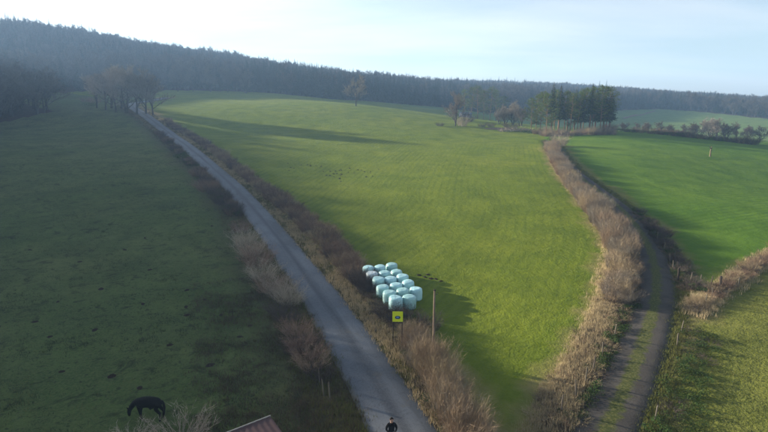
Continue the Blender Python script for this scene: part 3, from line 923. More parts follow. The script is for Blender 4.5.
# hedge between meadow and farm track
hE = w2([(620, 303), (625, 274), (622, 252), (611, 232), (594, 212)])
hedge("hedge", "tall tan brushwood hedge bending along the farm track", hE, (-.9, -.3, .3, .7), lambda u, k: random.choice((tall_tan, tall_grey, tall_grey, mid_dark, mid_tan)), lambda u: (.45 + 1.0 * u if u < .45 else .9), .8, thin=.72)
hF = w2([(594, 212), (580, 195), (566, 177), (556, 160), (550, 146)])
hedge("hedge", "grey-brown narrow far end of the farm track hedge", hF, (-.8, 0, .7), lambda u, k: random.choice((tall_tan, tall_grey, mid_red)), lambda u: .9 - .35 * u, 1.0, thin=.85)
# scrub bank below it
hG = w2([(560, 424), (580, 384), (598, 352), (614, 322), (624, 303)])
hedge("scrub_bank", "dead bramble scrub on the bank between meadow and farm track", hG, (-1.3, -.8, -.3, .2, .7), lambda u, k: (random.choice((low_dead, low_dead, low_red, low_dead, low_dark)) if k < 4 else random.choice((bram, low_dark))), lambda u: .55, .95, cat="scrub")
# right side of the farm track
hH = w2([(684, 290), (678, 276), (670, 258), (660, 243), (648, 228), (632, 212)])
hedge("hedge", "dark scrubby hedge with fence posts right of the farm track bend", hH, (.2, 1.0), lambda u, k: random.choice((mid_dark, low_red, low_dark, bram)), lambda u: .6, .9)
hI = w2([(695, 311), (704, 302), (722, 288), (745, 272), (770, 257), (800, 238)])
hedge("hedge", "low tan hedge separating green field from rough pasture", hI, (-.2, .35), lambda u, k: random.choice((mid_tan, mid_red, mid_dark, low_dead)), lambda u: .42 + .22 * u, .75, thin=.7)
hL = w2([(540, 136), (560, 135), (585, 134.5), (612, 134)]) + np.array((0, 4.0))
hedge("undergrowth", "pale brown brush growing under the pines of the copse", hL, (-1.5, 2.5, 6), lambda u, k: random.choice((tall_grey, mid_red, tall_tan)), lambda u: .8, 1.2, cat="undergrowth")
hM = w2([(158, 134), (171, 146), (188, 162), (204, 178), (219, 195), (234, 213), (242, 223)])
hedge("hedge", "low dark hedge on the paddock side of the far road", hM, (-.6, .2), lambda u, k: random.choice((mid_dark, mid_dark, mid_red, bram)), lambda u: .8 if math.sin(u * 37) + math.sin(u * 61) > -.5 else 0, 1.0, thin=.75)
hJ = w2([(628, 470), (648, 430), (662, 395), (672, 360), (680, 330)])
hedge("bramble_strip", "dark green bramble strip along the pasture edge of the farm track", hJ, (.9, 1.8), lambda u, k: random.choice((bram, bram, bram, low_dark)), lambda u: .5, .9, cat="brambles")
hK = w2([(612, 134), (640, 135.5), (670, 138), (700, 141.5), (735, 145.5), (770, 150)])
hK2 = hK + np.array((4, 14))
hedge("hedge", "dark low hedge along the far edge of the green field", hK2, (-.6, .8), lambda u, k: random.choice((mid_dark, bram, mid_red)), lambda u: 1.4, 1.6)

# single shrubs on the shaded side of the road
shr = [(168, 136, 1.0, 'd'), (174, 143, 1.0, 'r'), (180, 151, 1.1, 'd'), (186, 160, 1.2, 'k'), (195, 166, .9, 'd'), (203, 176, 1.2, 'r'), (210, 184, 1.0, 'd'), (212, 191, 1.5, 'r'), (219, 194, 1.2, 'd'), (227, 203, 1.3, 'd'),
       (236, 214, 1.1, 'd'), (246, 232, 1.0, 'r'), (250, 244, 1.3, 'p'), (256, 256, 1.4, 'p'), (263, 266, 1.5, 'r'), (268, 280, 1.3, 'p'), (275, 291, 1.1, 'r'), (287, 297, 1.3, 'p'), (283, 312, .9, 'd'), (292, 322, .9, 'd'),
       (301, 334, .9, 'r'), (306, 347, 1.0, 'r'), (312, 358, 1.0, 'r'), (318, 367, .9, 'r'), (300, 352, .8, 'd'), (296, 304, 1.1, 'p'), (316, 344, .7, 'd'), (326, 377, .8, 'd')]
tall_pale = variants('pale_tall_shrub', M['twigpale'], SH_TALL[:3])
mid_warm = variants('warm_shrub', plain('warm_brown_twigs', (.25, .175, .125), .95, .25, .4, rand=.2), SH_MID[:3])
sets = {'d': mid_dark, 'r': mid_warm, 'p': tall_pale, 'k': bram}
desc = {'d': "dark bare shrub", 'r': "reddish-brown bare shrub", 'p': "pale grey-brown bushy shrub", 'k': "round dark evergreen shrub"}
for i, (px, py, s, k) in enumerate(sorted(shr, key=lambda a: a[1])):
    x, y = at(px, py)
    if k == 'k': s *= 1.7
    px -= 5
    x, y = at(px, py)
    if k == 'p': s *= .9
    if k == 'r': s *= 1.1
    o = obj("shrub", random.choice(sets[k]), None, (x, y, hz(x, y)), (0, 0, random.uniform(0, 6)), (s, s, s * (.62 if k == 'p' else .9)))
    tag(o, "%s on the shaded roadside, %s from the road's far end" % (desc[k], ORD[i] if i else "first"), "shrub", "shrubs on the shaded side of the road")
# dry bush by the horse
x, y = at(182, 441)
tag(obj("shrub", pale[0], None, (x, y, hz(x, y)), (0, 0, 1), (1.3, 1.3, 1.15)), "pale dry twiggy bush right in front of the black horse", "shrub")
x, y = at(132, 446)
tag(obj("shrub", pale[1], None, (x, y, hz(x, y)), (0, 0, 2), (.9, .9, .75)), "small grey twiggy bush at the horse's head", "shrub")
# bushes at the far end of the meadow
fb = [(440, 126, 1.3, 'd', "low dark bush left of the upright tree"), (462, 126, 2.0, 'p', "tan bush at the foot of the upright tree"), (468, 121.5, 2.4, 'd', "dark bush hiding the front of the hut"), (482, 127, 1.4, 'd', "low dark bush right of the upright tree"),
      (491, 127, 1.5, 'd', "low dark bush behind the earth patch"), (511, 129, 2.4, 'd', "dark bush in front of the tan trees"), (530, 133, 2.2, 'k', "dark evergreen bush at the left foot of the pine copse"),
      (550, 140.5, 2.3, 'k', "dark bush at the start of the farm track"), (560, 146, 1.9, 'p', "yellowish bush beside the start of the farm track"), (90, 106, 2.6, 'k', "dark evergreen bush left of the roadside trees"), (86, 102, 2.2, 'r', "reddish bush above the paddock left of the roadside trees"), (95, 103, 2.4, 'r', "reddish bush close beside the roadside trees")]
for px, py, s, k, lb in fb:
    x, y = at(px, py)
    tag(obj("shrub", sets[k][0], None, (x, y, hz(x, y)), (0, 0, px), (s, s, s * .8)), lb, "shrub")

# ------------------------------------------------------------------ grass blades (stuff)
def blades(name, label, X, Y, h, n, w, spread, mat, lean=.6):
    """n blades in every tuft; one mesh of single triangles"""
    m = len(X); Z = H(X, Y)
    bx = np.repeat(X, n) + rng.normal(0, spread, m * n); by = np.repeat(Y, n) + rng.normal(0, spread, m * n)
    hh = np.repeat(h if np.ndim(h) else np.full(m, h), n) * rng.uniform(.5, 1.2, m * n)
    az = rng.uniform(0, 6.283, m * n); ln = rng.uniform(0, lean, m * n) * hh
    bz = np.repeat(Z, n) - .06
    t = np.stack([bx + np.cos(az) * ln, by + np.sin(az) * ln, bz + hh + .06], -1)
    a2 = rng.uniform(0, 6.283, m * n)
    ox, oy = np.cos(a2) * w, np.sin(a2) * w
    V = np.empty((m * n * 3, 3)); V[0::3] = np.stack([bx - ox, by - oy, bz], -1); V[1::3] = np.stack([bx + ox, by + oy, bz], -1); V[2::3] = t
    return tag(obj(name, mesh_np(name, V, np.arange(m * n * 3).reshape(-1, 3), [mat])), label, "grass", kind="stuff")
def along(P, n, lo, hi, y0=-10, y1=230):
    P = P[(P[:, 1] > y0) & (P[:, 1] < y1)]; N = normals(P)
    w_ = 1 / np.maximum(P[:, 1], 18); w_ /= w_.sum()
    i = rng.choice(len(P), n, p=w_)
    q = P[i] + N[i] * rng.uniform(lo, hi, n)[:, None] + rng.normal(0, .3, (n, 2))
    return q[:, 0], q[:, 1]
x, y = along(ROAD, 8000, 1.95, 3.7)
patchy = lump(x, y, 7, 31) + rng.normal(0, .25, len(x)) > -.15
blades("verge_grass", "straw-coloured dead grass along the sunny road verge", x[patchy], y[patchy], .30, 9, .018, .13, M['straw'])
blades("verge_grass", "greenish short grass between straw on the sunny road verge", x[~patchy], y[~patchy], .2, 9, .018, .13, M['drygreen'])
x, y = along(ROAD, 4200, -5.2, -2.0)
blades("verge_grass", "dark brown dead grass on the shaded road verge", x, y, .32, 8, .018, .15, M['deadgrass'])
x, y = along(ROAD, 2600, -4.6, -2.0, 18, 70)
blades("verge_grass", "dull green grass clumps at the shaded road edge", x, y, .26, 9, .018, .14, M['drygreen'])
x, y = along(MEDGE, 4600, -.7, 1.3, 10, 185)
blades("field_margin_grass", "straw-coloured margin between meadow and farm track hedge", x, y, .38, 9, .018, .15, M['straw'])
x, y = along(TRACK, 3600, 1.7, 2.7, 10, 190)
blades("track_side_grass", "green grass fringe right of the farm track", x, y, .2, 9, .018, .14, M['drygreen'])
x, y = along(TRACK, 2600, -2.8, -1.7, 10, 190)
blades("track_side_grass", "dull grass fringe left of the farm track", x, y, .24, 9, .018, .14, M['deadgrass'])
x, y = along(TRACK, 3000, -.28, .28, 12, 120)
blades("track_grass_strip", "grass strip growing between the farm track wheel ruts", x, y, .10, 9, .016, .10, M['drygreen'])
x, y = along(LOWH, 1600, -.9, 1.2, 10, 120)
blades("field_margin_grass", "straw-coloured grass under the low tan hedge", x, y, .35, 9, .018, .15, M['straw'])
# tussocks in the shaded paddock, and in the rough pasture
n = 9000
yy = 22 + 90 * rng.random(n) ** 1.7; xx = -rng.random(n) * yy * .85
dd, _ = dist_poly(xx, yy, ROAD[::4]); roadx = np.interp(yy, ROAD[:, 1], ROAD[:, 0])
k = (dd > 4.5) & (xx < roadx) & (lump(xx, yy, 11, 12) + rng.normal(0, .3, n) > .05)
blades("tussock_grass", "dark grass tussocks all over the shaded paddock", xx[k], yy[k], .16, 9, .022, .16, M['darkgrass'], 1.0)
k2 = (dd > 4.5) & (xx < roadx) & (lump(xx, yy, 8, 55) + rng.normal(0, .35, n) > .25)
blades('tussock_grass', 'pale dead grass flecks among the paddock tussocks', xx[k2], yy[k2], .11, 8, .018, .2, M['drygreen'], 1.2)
n = 8000
x, y = along(ROAD, n, -11, -3.5, 14, 52)
k = lump(x, y, 6, 77) + rng.normal(0, .3, n) > 0
blades("dead_scrub", "dark brown dead scrub on the paddock slope near the shed", x[k], y[k], .26, 9, .016, .2, M['deadgrass'], .9)
n = 5200
yy = 22 + 55 * rng.random(n) ** 1.5; xx = rng.uniform(12, 62, n)
tx = np.interp(yy, TRACK[:, 1], TRACK[:, 0]); ly = np.interp(xx, np.r_[0, LOWH[:, 0]], np.r_[LOWH[0, 1], LOWH[:, 1]])
k = (xx > tx + 2.5) & (yy < ly - .5) & (lump(xx, yy, 5, 21) + rng.normal(0, .3, n) > .05)
blades("tussock_grass", "olive grass tussocks in the rough pasture", xx[k], yy[k], .14, 9, .02, .15, M['drygreen'], 1.0)

# molehills and dark soil clods
def mound(seed):
    random.seed(seed); V = [(0, 0, .17)]; Fc = []
    for r_, z in ((.16, .14), (.30, .05), (.40, -.05)):
        for k in range(9):
            a = 6.283 * k / 9; q = r_ * random.uniform(.75, 1.25); V.append((math.cos(a) * q, math.sin(a) * q, z * random.uniform(.7, 1.3)))
    for k in range(9):
        Fc.append((0, 1 + k, 1 + (k + 1) % 9))
        for j in range(2):
            a, b = 1 + j * 9 + k, 1 + j * 9 + (k + 1) % 9; Fc.append((a, a + 9, b + 9, b))
    return mesh_py("molehill", V, Fc, [M['soil']], True)
mounds = [mound(s) for s in (1, 2, 3)]
random.seed(23)
for i in range(34):
    px, py = random.gauss(348, 14), random.gauss(173, 3.2)
    x, y = at(px, py)
    tag(obj("molehill", random.choice(mounds), None, (x, y, hz(x, y) + .02), (0, 0, random.uniform(0, 6)), [random.uniform(.3, .75), random.uniform(.3, .75), .5]), "dark molehill in the cluster on the open meadow", "molehill", "molehills on the meadow")
for i in range(13):
    px, py = random.gauss(304, 8), random.gauss(166, 2)
    x, y = at(px, py)
    tag(obj("molehill", random.choice(mounds), None, (x, y, hz(x, y) + .02), (0, 0, random.uniform(0, 6)), [random.uniform(.3, .7), random.uniform(.3, .7), .5]), "dark molehill of the smaller cluster nearer the roadside hedge", "molehill", "molehills near the hedge")
for i, (px, py) in enumerate([(58, 302), (101, 289), (143, 304), (187, 290), (187, 315), (221, 315), (50, 337), (62, 372), (112, 376), (186, 307), (35, 322), (240, 337), (212, 226), (145, 238), (125, 250), (150, 270), (80, 262), (30, 250), (170, 345), (95, 330), (250, 326), (140, 388), (210, 365), (205, 300)]):
    x, y = at(px, py)
    tag(obj("molehill", random.choice(mounds), None, (x, y, hz(x, y) + .02), (0, 0, random.uniform(0, 6)), [random.uniform(.35, .8), random.uniform(.35, .8), .5]), "dark clod of soil scattered over the shaded paddock", "molehill", "clods of soil on the paddock")
for i, (px, py) in enumerate([(419, 275), (425, 277), (431, 278.5), (436, 279), (428, 274.5), (441, 281)]):
    x, y = at(px, py)
    tag(obj("molehill", random.choice(mounds), None, (x, y, hz(x, y) + .02), (0, 0, random.uniform(0, 6)), [random.uniform(.35, .7), random.uniform(.35, .7), .3]), "dark clod of soil on the grass behind the bales", "molehill", "clods of soil behind the bales")

# ------------------------------------------------------------------ posts, pole, sign
def post_mesh(seed, h, r, mat, lean=.0):
    random.seed(seed); S = Soup(); n = 7
    rr_ = [r * random.uniform(.9, 1.1) for _ in range(5)]
    pts = [Vector((0, 0, -.4)), Vector((.005, 0, h * .3)), Vector((-.006, .004, h * .65)), Vector((0, .006, h)), Vector((.01, .004, h + .05))]
    rr_[4] = r * .45
    S.tube(pts, rr_, n); b = len(S.v); S.f.append(tuple(b - n + k for k in range(n)))
    return sm("post", S, mat)
P_pale = [post_mesh(s, 1.15, .045, M['wood']) for s in (1, 2, 3)]
P_dark = [post_mesh(s, 1.4, .10, M['wooddark']) for s in (4, 5)]
random.seed(3)
def post(px, py, me_, s, lb, group):
    x, y = at(px, py)
    o = obj("fence_post", me_, None, (x, y, hz(x, y)), (random.uniform(-.09, .09), random.uniform(-.09, .09), random.uniform(0, 6)), (1, 1, s))
    tag(o, lb, "fence post", group)
for i, (px, py) in enumerate([(657, 241), (664, 252), (670, 264), (673, 271)]):
    post(px, py, P_pale[i % 3], 1.0, "pale fence post in the scrubby hedge at the track bend, %s" % ["farthest", "second farthest", "second nearest", "nearest"][i], "posts at the track bend")
post(678, 281, P_dark[0], .95, "thick dark gate post where hedge and farm track meet", "gate posts")
for i, (px, py) in enumerate([(690, 284), (700, 286), (710.5, 287)]):
    post(px, py, P_pale[(i + 1) % 3], 1.0, "pale post of the short fence between the gate posts, %s" % ["left one", "middle one", "right one"][i], "posts of the short fence")
post(720, 290, P_dark[1], .95, "thick dark gate post at the low tan hedge", "gate posts")
for i, (px, py) in enumerate([(705, 305), (712, 298), (738, 287)]):
    post(px, py, P_pale[i % 3], .85, "pale post standing along the low tan hedge, %s of three" % ordn(i, 3), "posts along the low hedge")
for i, (px, py) in enumerate([(561, 412), (576, 397), (585, 384), (593, 372), (602, 357), (614, 338)]):
    post(px, py, P_pale[i % 3], 1.0, "pale fence post in the dead scrub bank, %s" % ["nearest to camera", "second nearest", "third nearest", "fourth nearest", "fifth nearest", "farthest"][i], "posts in the scrub bank")
for i, (px, py) in enumerate([(320, 384), (324, 396), (330, 399)]):
    post(px, py, P_pale[i % 3], .95, "grey post on the shaded road edge, %s of three" % ordn(i, 3), "posts on the shaded verge")
for i, (px, py) in enumerate([(677, 345), (681, 332), (655, 420)]):
    post(px, py, P_pale[i % 3], .8, "short post in the bramble strip, %s" % ["middle one", "farthest", "nearest"][i], "posts in the bramble strip")
# wooden pole
x, y = at(433, 360)
pr = empty("utility_pole", (x, y, hz(x, y)))
S = Soup(); S.tube([Vector((0, 0, -.6)), Vector((.01, 0, 1.8)), Vector((0, .01, 3.6)), Vector((0, 0, 5.2))], [.095, .085, .075, .065], 10); b = len(S.v)
S.f.append(tuple(b - 10 + k for k in range(10)))
obj("shaft", sm("shaft", S, plain("grey_pole_wood", (.17, .13, .095), .9, .35, 5), True), pr)
S = Soup(); S.tube([Vector((0, 0, 5.19)), Vector((0, 0, 5.24)), Vector((0, 0, 5.30))], [.085, .085, .02], 10); S.f.append(tuple(range(20, 30)))
obj("cap", sm("cap", S, M['wooddark']), pr)
S = Soup(); S.tube([Vector((.05, 0, 4.9)), Vector((.2, 0, 4.93)), Vector((.22, 0, 5.05))], [.015, .015, .03], 6)
obj("bracket", sm("bracket", S, M['wooddark']), pr)
tag(pr, "slim wooden pole rising from the tan hedge near the bales", "pole")

# yellow sign on two dark posts
x, y = at(397.5, 347)
sg = empty("sign", (x, y, hz(x, y)), -.03)
def box(name, cx_, cy_, cz_, sx, sy, sz, mat, parent, bev=.0):
    bm = bmesh.new(); bmesh.ops.create_cube(bm, size=1)
    for v in bm.verts: v.co = Vector((cx_ + v.co.x * sx, cy_ + v.co.y * sy, cz_ + v.co.z * sz))
    if bev: bmesh.ops.bevel(bm, geom=bm.edges[:], offset=bev, segments=2, affect='EDGES')
    me = bpy.data.meshes.new(name); bm.to_mesh(me); bm.free(); me.materials.append(mat)
    return obj(name, me, parent)
hiv = plain("fluorescent_yellow_board", (.62, .72, .02), .45, .06, 3, .4)
navy = plain("navy_print", (.02, .035, .10), .5, .1, 3, .4)
sky_b = plain("light_blue_print", (.10, .25, .50), .5, .1, 3, .4)
SZ = 2.42
box("panel", 0, 0, SZ, .76, .025, .80, hiv, sg, .008)
for s in (-1, 1): box("leg", s * .33, .045, (SZ + .4 - .5) / 2 , .06, .06, SZ + .4 + .5, M['wooddark'], sg, .006)
box("brace", 0, .048, SZ - .5, .62, .03, .07, M['wooddark'], sg)
def disc(name, pts, yv, mat, parent, th=.004):
    n = len(pts); V = [(p[0], yv, p[1]) for p in pts] + [(p[0], yv - th, p[1]) for p in pts]
    Fc = [tuple(range(n, 2 * n))] + [(k, (k + 1) % n, n + (k + 1) % n, n + k) for k in range(n)]
    return obj(name, mesh_py(name, V, Fc, [mat]), parent)
em = [(.20 * math.cos(a) * (1 if abs(math.sin(a)) < .8 else .95), SZ - .06 + .125 * math.copysign(abs(math.sin(a)) ** .7, math.sin(a))) for a in [6.283 * k / 28 for k in range(28)]]
e1 = disc("emblem", em, -.0135, navy, sg)
disc("emblem_centre", [(p[0] * .55, SZ - .045 + (p[1] - SZ + .06) * .5) for p in em], -.0185, sky_b, e1)
tag(sg, "fluorescent yellow square sign with dark blue emblem on dark posts", "sign")

# ------------------------------------------------------------------ wrapped bales
def bale_mesh(seed, mat):
    random.seed(seed); seg = 40
    prof = [(0.0, 1.17), (.30, 1.185), (.46, 1.17), (.545, 1.13), (.595, 1.05), (.612, .9), (.618, .72), (.622, .55), (.618, .35), (.61, .18), (.585, .07), (.53, .01), (.4, -.02), (0, -.02)]
    V = []; Fc = []
    ph = [random.uniform(0, 6.28) for _ in range(6)]
    for i, (r_, z) in enumerate(prof):
        for k in range(seg):
            a = 6.283 * k / seg
            d = 1 + .012 * math.sin(3 * a + ph[0] + z * 2) + .010 * math.sin(7 * a + ph[1] + 4 * z) + .006 * math.sin(15 * a + ph[2]) + random.uniform(-.007, .007) + .007 * math.sin(z * 26 + 2 * math.sin(2 * a + ph[4]))
            dz = .018 * math.sin(2 * a + ph[3]) * (r_ / .6) * (z > .9) + random.uniform(-.004, .004)
            V.append((math.cos(a) * r_ * d, math.sin(a) * r_ * d, z + dz))
    n = len(prof)
    for i in range(n - 1):
        for k in range(seg):
            Fc.append((i * seg + k, (i + 1) * seg + k, (i + 1) * seg + (k + 1) % seg, i * seg + (k + 1) % seg))
    return mesh_py("bale", V, Fc, [mat], True)
def film(name, col):
    m, nt, b = new_mat(name)
    v = nt.nodes.new("ShaderNodeTexCoord").outputs["Object"]
    f = noise(nt, v, 3.0, 4, .6, .6)
    mp = nt.nodes.new("ShaderNodeMapping"); mp.inputs["Scale"].default_value = (1, 1, 9); nt.links.new(v, mp.inputs[0])
    wrp = noise(nt, mp.outputs[0], 2.2, 4, .6, .4)
    c = mix(nt, maprange(nt, f, .3, .7), tuple(q * .88 for q in col), tuple(min(1, q * 1.06) for q in col))
    oi = nt.nodes.new("ShaderNodeObjectInfo"); hv = nt.nodes.new("ShaderNodeHueSaturation")
    nt.links.new(maprange(nt, oi.outputs["Random"], 0, 1, .82, 1.12), hv.inputs["Value"]); nt.links.new(maprange(nt, oi.outputs["Random"], 0, 1, .48, .515), hv.inputs["Hue"]); nt.links.new(c, hv.inputs["Color"])
    drt = maprange(nt, noise(nt, v, 5, 4, .7, 1.0), .60, .74, 0, .15)
    c = mix(nt, drt, hv.outputs[0], (.12, .12, .085))
    nt.links.new(c, b.inputs["Base Color"]); b.inputs["Roughness"].default_value = .28
    b.inputs["Subsurface Weight"].default_value = 0.0
    n1 = bump(nt, b, wrp, .9, .05); bump(nt, b, f, .7, .05, n1)
    return m
mint = film("mint_stretch_film", (.37, .62, .63)); whit = film("whitish_stretch_film", (.60, .70, .72))
BM_ = [bale_mesh(s, mint) for s in (1, 2, 3, 4)]; BW = bale_mesh(9, whit)
bal = [(368.5, 267.5), (380, 266.5), (391.5, 264.5), (372, 273), (384.5, 272.5), (396.5, 270), (378.5, 278.5), (390.5, 277.5), (402.5, 275.8), (383, 285), (396, 283.3), (408, 281.5), (389.5, 291.3), (403, 289.3), (416, 287.5), (395.5, 297.5), (409, 295.5)]
rown = ["farthest row", "second farthest row", "third farthest row", "third nearest row", "second nearest row", "nearest row"]
coln = ["left", "middle", "right"]
random.seed(8)
BASE = hit(383, 285, 1.18)
for i, (px, py) in enumerate(bal):
    p = hit(px, py, 1.18)
    # true spacing: a bale is 1.24 m across and the rows stand close
    rz = random.uniform(0, 6.28)
    o = obj("wrapped_bale", BW if i == 3 else random.choice(BM_), None, (p[0], p[1], hz(p[0], p[1]) + .02), (random.uniform(-.04, .04), random.uniform(-.04, .04), rz), (random.uniform(.95, 1.03), random.uniform(.95, 1.03), random.uniform(.92, 1.08)))
    lb = "pale turquoise film-wrapped round bale, %s one of the %s" % (coln[i % 3], rown[i // 3])
    if i == 3: lb = "whitish film-wrapped round bale at the left of the second farthest row"
    tag(o, lb, "bale", "wrapped bales stacked by the hedge")
# crumpled dark sheet by the front bales
random.seed(12)
x, y = at(402, 308); S = Soup(); n = 14
for j in range(n):
    for i in range(n):
        u, v = i / (n - 1) - .5, j / (n - 1) - .5
        e = max(0, 1 - 4 * max(u * u, v * v))
        S.v.append(Vector((u * 1.7 + random.uniform(-.04, .04), v * 1.2 + random.uniform(-.04, .04), .03 + e * (.28 + .25 * random.random()))))
for j in range(n - 1):
    for i in range(n - 1): S.f.append((j * n + i, j * n + i + 1, (j + 1) * n + i + 1, (j + 1) * n + i))
tag(obj("plastic_sheet", sm("plastic_sheet", S, plain("dark_blue_plastic", (.030, .035, .060), .4, .4, 3, .5)), None, (x, y, hz(x, y)), (0, 0, .3)), "crumpled dark plastic sheet at the foot of the front bales", "sheet")

# ------------------------------------------------------------------ far small things
# hut at the edge of the wood
x, y = at(467, 118.5); y += 45; x += x / y * 45
hut = empty("hut", (x, y, hz(x, y)), .25)
hw = plain("grey_blue_boards", (.09, .10, .12), .8, .2, 2); hr = plain("grey_sheet_roof", (.12, .15, .18), .6, .2, 2)
S = Soup(); L_, W_, Hh, R_ = 3.0, 2.0, 2.0, 3.0
S.v = [Vector(p) for p in ((-L_, -W_, -.3), (L_, -W_, -.3), (L_, W_, -.3), (-L_, W_, -.3), (-L_, -W_, Hh), (L_, -W_, Hh), (L_, W_, Hh), (-L_, W_, Hh), (-L_, 0, R_), (L_, 0, R_))]
S.f = [(0, 1, 5, 4), (2, 3, 7, 6), (1, 2, 6, 9, 5), (3, 0, 4, 8, 7)]
obj("wall", sm("wall", S, hw), hut)
for s in (-1, 1):
    sl = math.atan2(R_ - Hh, W_)
    o = box("roof", 0, 0, 0, L_ * 2 + .6, W_ / math.cos(sl) + .45, .08, hr, hut)
    o.location = (0, s * (W_ / 2 + .12), (Hh + R_) / 2 + .02); o.rotation_euler = (-s * sl, 0, 0)
box("door", -1.2, -W_ - .03, 1.0, 1.0, .05, 2.0, M['wooddark'], hut)
wnd = box("window", 1.3, -W_ - .02, 1.4, .9, .05, .8, M['wooddark'], hut)
tag(hut, "small grey-blue hut half hidden at the wood's edge", "hut")
# stump in the crop field
x, y = at(710, 156.5)
S = Soup(); S.tube([Vector((0, 0, -.3)), Vector((.02, 0, .5)), Vector((-.03, .02, 1.5)), Vector((.05, 0, 2.3)), Vector((.12, 0, 2.75))], [.26, .19, .17, .15, .07], 9); S.f.append(tuple(range(36, 45)))
st = empty("tree_stump", (x, y, hz(x, y)))
obj("trunk", sm("trunk", S, plain("bleached_wood", (.15, .12, .075), .9, .3, 2), True), st)
S = Soup(); S.tube([Vector((0, 0, 2.0)), Vector((-.35, .05, 2.5)), Vector((-.45, .05, 2.9))], [.11, .08, .03], 6); S.tube([Vector((0, 0, 1.5)), Vector((.4, 0, 1.75))], [.09, .04], 6)
obj("branch_stub", sm("branch_stub", S, M['bark'], True), st)
tag(st, "bleached broken tree stump standing alone in the green field", "tree stump")
# heap of cut brushwood
random.seed(44); S = Soup()
for _ in range(650):
    u = random.uniform(-1, 1); v = random.uniform(-1, 1); e = max(0, 1 - u * u * .9 - v * v * .8)
    p = Vector((u * 7, v * 2.6, e * random.uniform(.1, 1.7))); d = rv(); d.z *= .35
    S.blade(p, p + d.normalized() * random.uniform(.8, 2.4), random.uniform(.03, .09))
x, y = at(516, 131)
tag(obj("brush_heap", sm("brush_heap", S, M['twigpale']), None, (x, y, hz(x, y)), (0, 0, .1)), "long heap of pale cut brushwood at the meadow's far corner", "brush heap")
random.seed(45); S = Soup(); n = 12
for j in range(n):
    for i in range(n):
        u, v = i / (n - 1) * 2 - 1, j / (n - 1) * 2 - 1; e = max(0, 1 - u * u) * max(0, 1 - v * v)
        S.v.append(Vector((u * 7, v * 2.5, -.15 + e * random.uniform(.45, .8))))
for j in range(n - 1):
    for i in range(n - 1): S.f.append((j * n + i, j * n + i + 1, (j + 1) * n + i + 1, (j + 1) * n + i))
x, y = at(497, 129)
tag(obj("earth_heap", sm("earth_heap", S, plain("bare_brown_earth", (.16, .115, .085), 1, .3, .6), True), None, (x, y, hz(x, y)), (0, 0, -.05)), "flat heap of bare brown earth left of the brushwood heap", "earth heap")
# bare earth strips in the hillside field
earth = plain("strip_earth", (.15, .10, .07), 1, .3, .3)
for (a, b, wd) in (((623, 118.8), (637, 115), 3.0), ((639, 116), (655, 111.2), 2.0), ((619, 110.3), (633, 108.9), 4.0)):
    p0, p1 = hit(*a)[:2], hit(*b)[:2]
    ribbon("bare_earth_strip", resample(np.array([p0, p1]), 3.0), wd, earth, .45, 4, .05, .6)

# ------------------------------------------------------------------ living things: skinned skeletons
def skin_mesh(name, chains, subdiv=2):
    """chains: list of dict(v=[(x,y,z,r)...], link=(chain, vert) or None); the result is one smooth mesh"""
    V, E, R, roots, start = [], [], [], [], []
    for c in chains:
        start.append(len(V)); b = len(V)
        for k, (x, y, z, r) in enumerate(c['v']):
            V.append((x, y, z)); R.append(r)
            if k: E.append((b + k - 1, b + k))
        if c.get('link') is not None:
            E.append((start[c['link'][0]] + c['link'][1], b))
        else: roots.append(b)
    me = bpy.data.meshes.new(name + "_skeleton"); me.from_pydata(V, E, [])
    o = bpy.data.objects.new(name + "_skeleton", me); COL.objects.link(o)
    md = o.modifiers.new("skin", 'SKIN'); md.use_smooth_shade = True
    sv = me.skin_vertices[0].data
    for i, r in enumerate(R): sv[i].radius = (r, r); sv[i].use_root = i in roots
    o.modifiers.new("sub", 'SUBSURF').levels = subdiv
    o.modifiers["sub"].render_levels = subdiv
    dg = bpy.context.evaluated_depsgraph_get(); dg.update()
    res = bpy.data.meshes.new_from_object(o.evaluated_get(dg)); res.name = name
    bpy.data.objects.remove(o); bpy.data.meshes.remove(me)
    res.polygons.foreach_set("use_smooth", np.full(len(res.polygons), True))
    return res
# --- black horse, grazing with its head to the left
x, y = at(149, 419)
hr_ = empty("horse", (x, y, hz(x, y)), math.pi - .12)
coat = plain("black_coat", (.004, .0036, .0035), .8, .3, 4, .08)
hairm = plain("black_hair", (.004, .004, .004), .7, .3, 8, .2)
ch = [dict(v=[(-.62, 0, 1.20, .29), (-.30, 0, 1.13, .32), (.10, 0, 1.10, .335), (.42, 0, 1.16, .30), (.66, 0, 1.08, .21), (.90, 0, .83, .165), (1.10, 0, .55, .125), (1.18, 0, .40, .125), (1.19, 0, .22, .085), (1.18, 0, .08, .065)])]
for s in (-1, 1):
    ch.append(dict(v=[(-.70, s * .16, 1.02, .19), (-.58, s * .19, .80, .125), (-.84, s * .17, .50, .066), (-.80, s * .17, .15, .046), (-.75, s * .17, .02, .06)], link=(0, 0)))
for s, dx in ((-1, .10), (1, -.12)):
    ch.append(dict(v=[(.48, s * .15, .92, .14), (.43, s * .17, .74, .095), (.47 + dx * .6, s * .16, .42, .058), (.46 + dx, s * .16, .12, .043), (.50 + dx, s * .16, .02, .057)], link=(0, 3)))
hm = skin_mesh("horse_body", ch); hm.materials.append(coat)
obj("body", hm, hr_)
tl = skin_mesh("horse_tail", [dict(v=[(-.88, 0, 1.28, .05), (-.98, 0, 1.15, .07), (-1.02, 0, .85, .08), (-1.0, .02, .5, .05), (-.98, .02, .35, .015)])], 1); tl.materials.append(hairm)
obj("tail", tl, hr_)
random.seed(4); S = Soup()
for k in range(60):
    t = k / 59; a = Vector((.60, 0, 1.27)).lerp(Vector((1.20, 0, .60)), t) + Vector((random.uniform(-.02, .02), random.uniform(-.03, .03), 0))
    S.blade(a, a + Vector((random.uniform(-.12, .02), random.choice((-.17, -.14, .05)), random.uniform(-.26, -.1))), .03)
obj("mane", sm("mane", S, hairm), hr_)
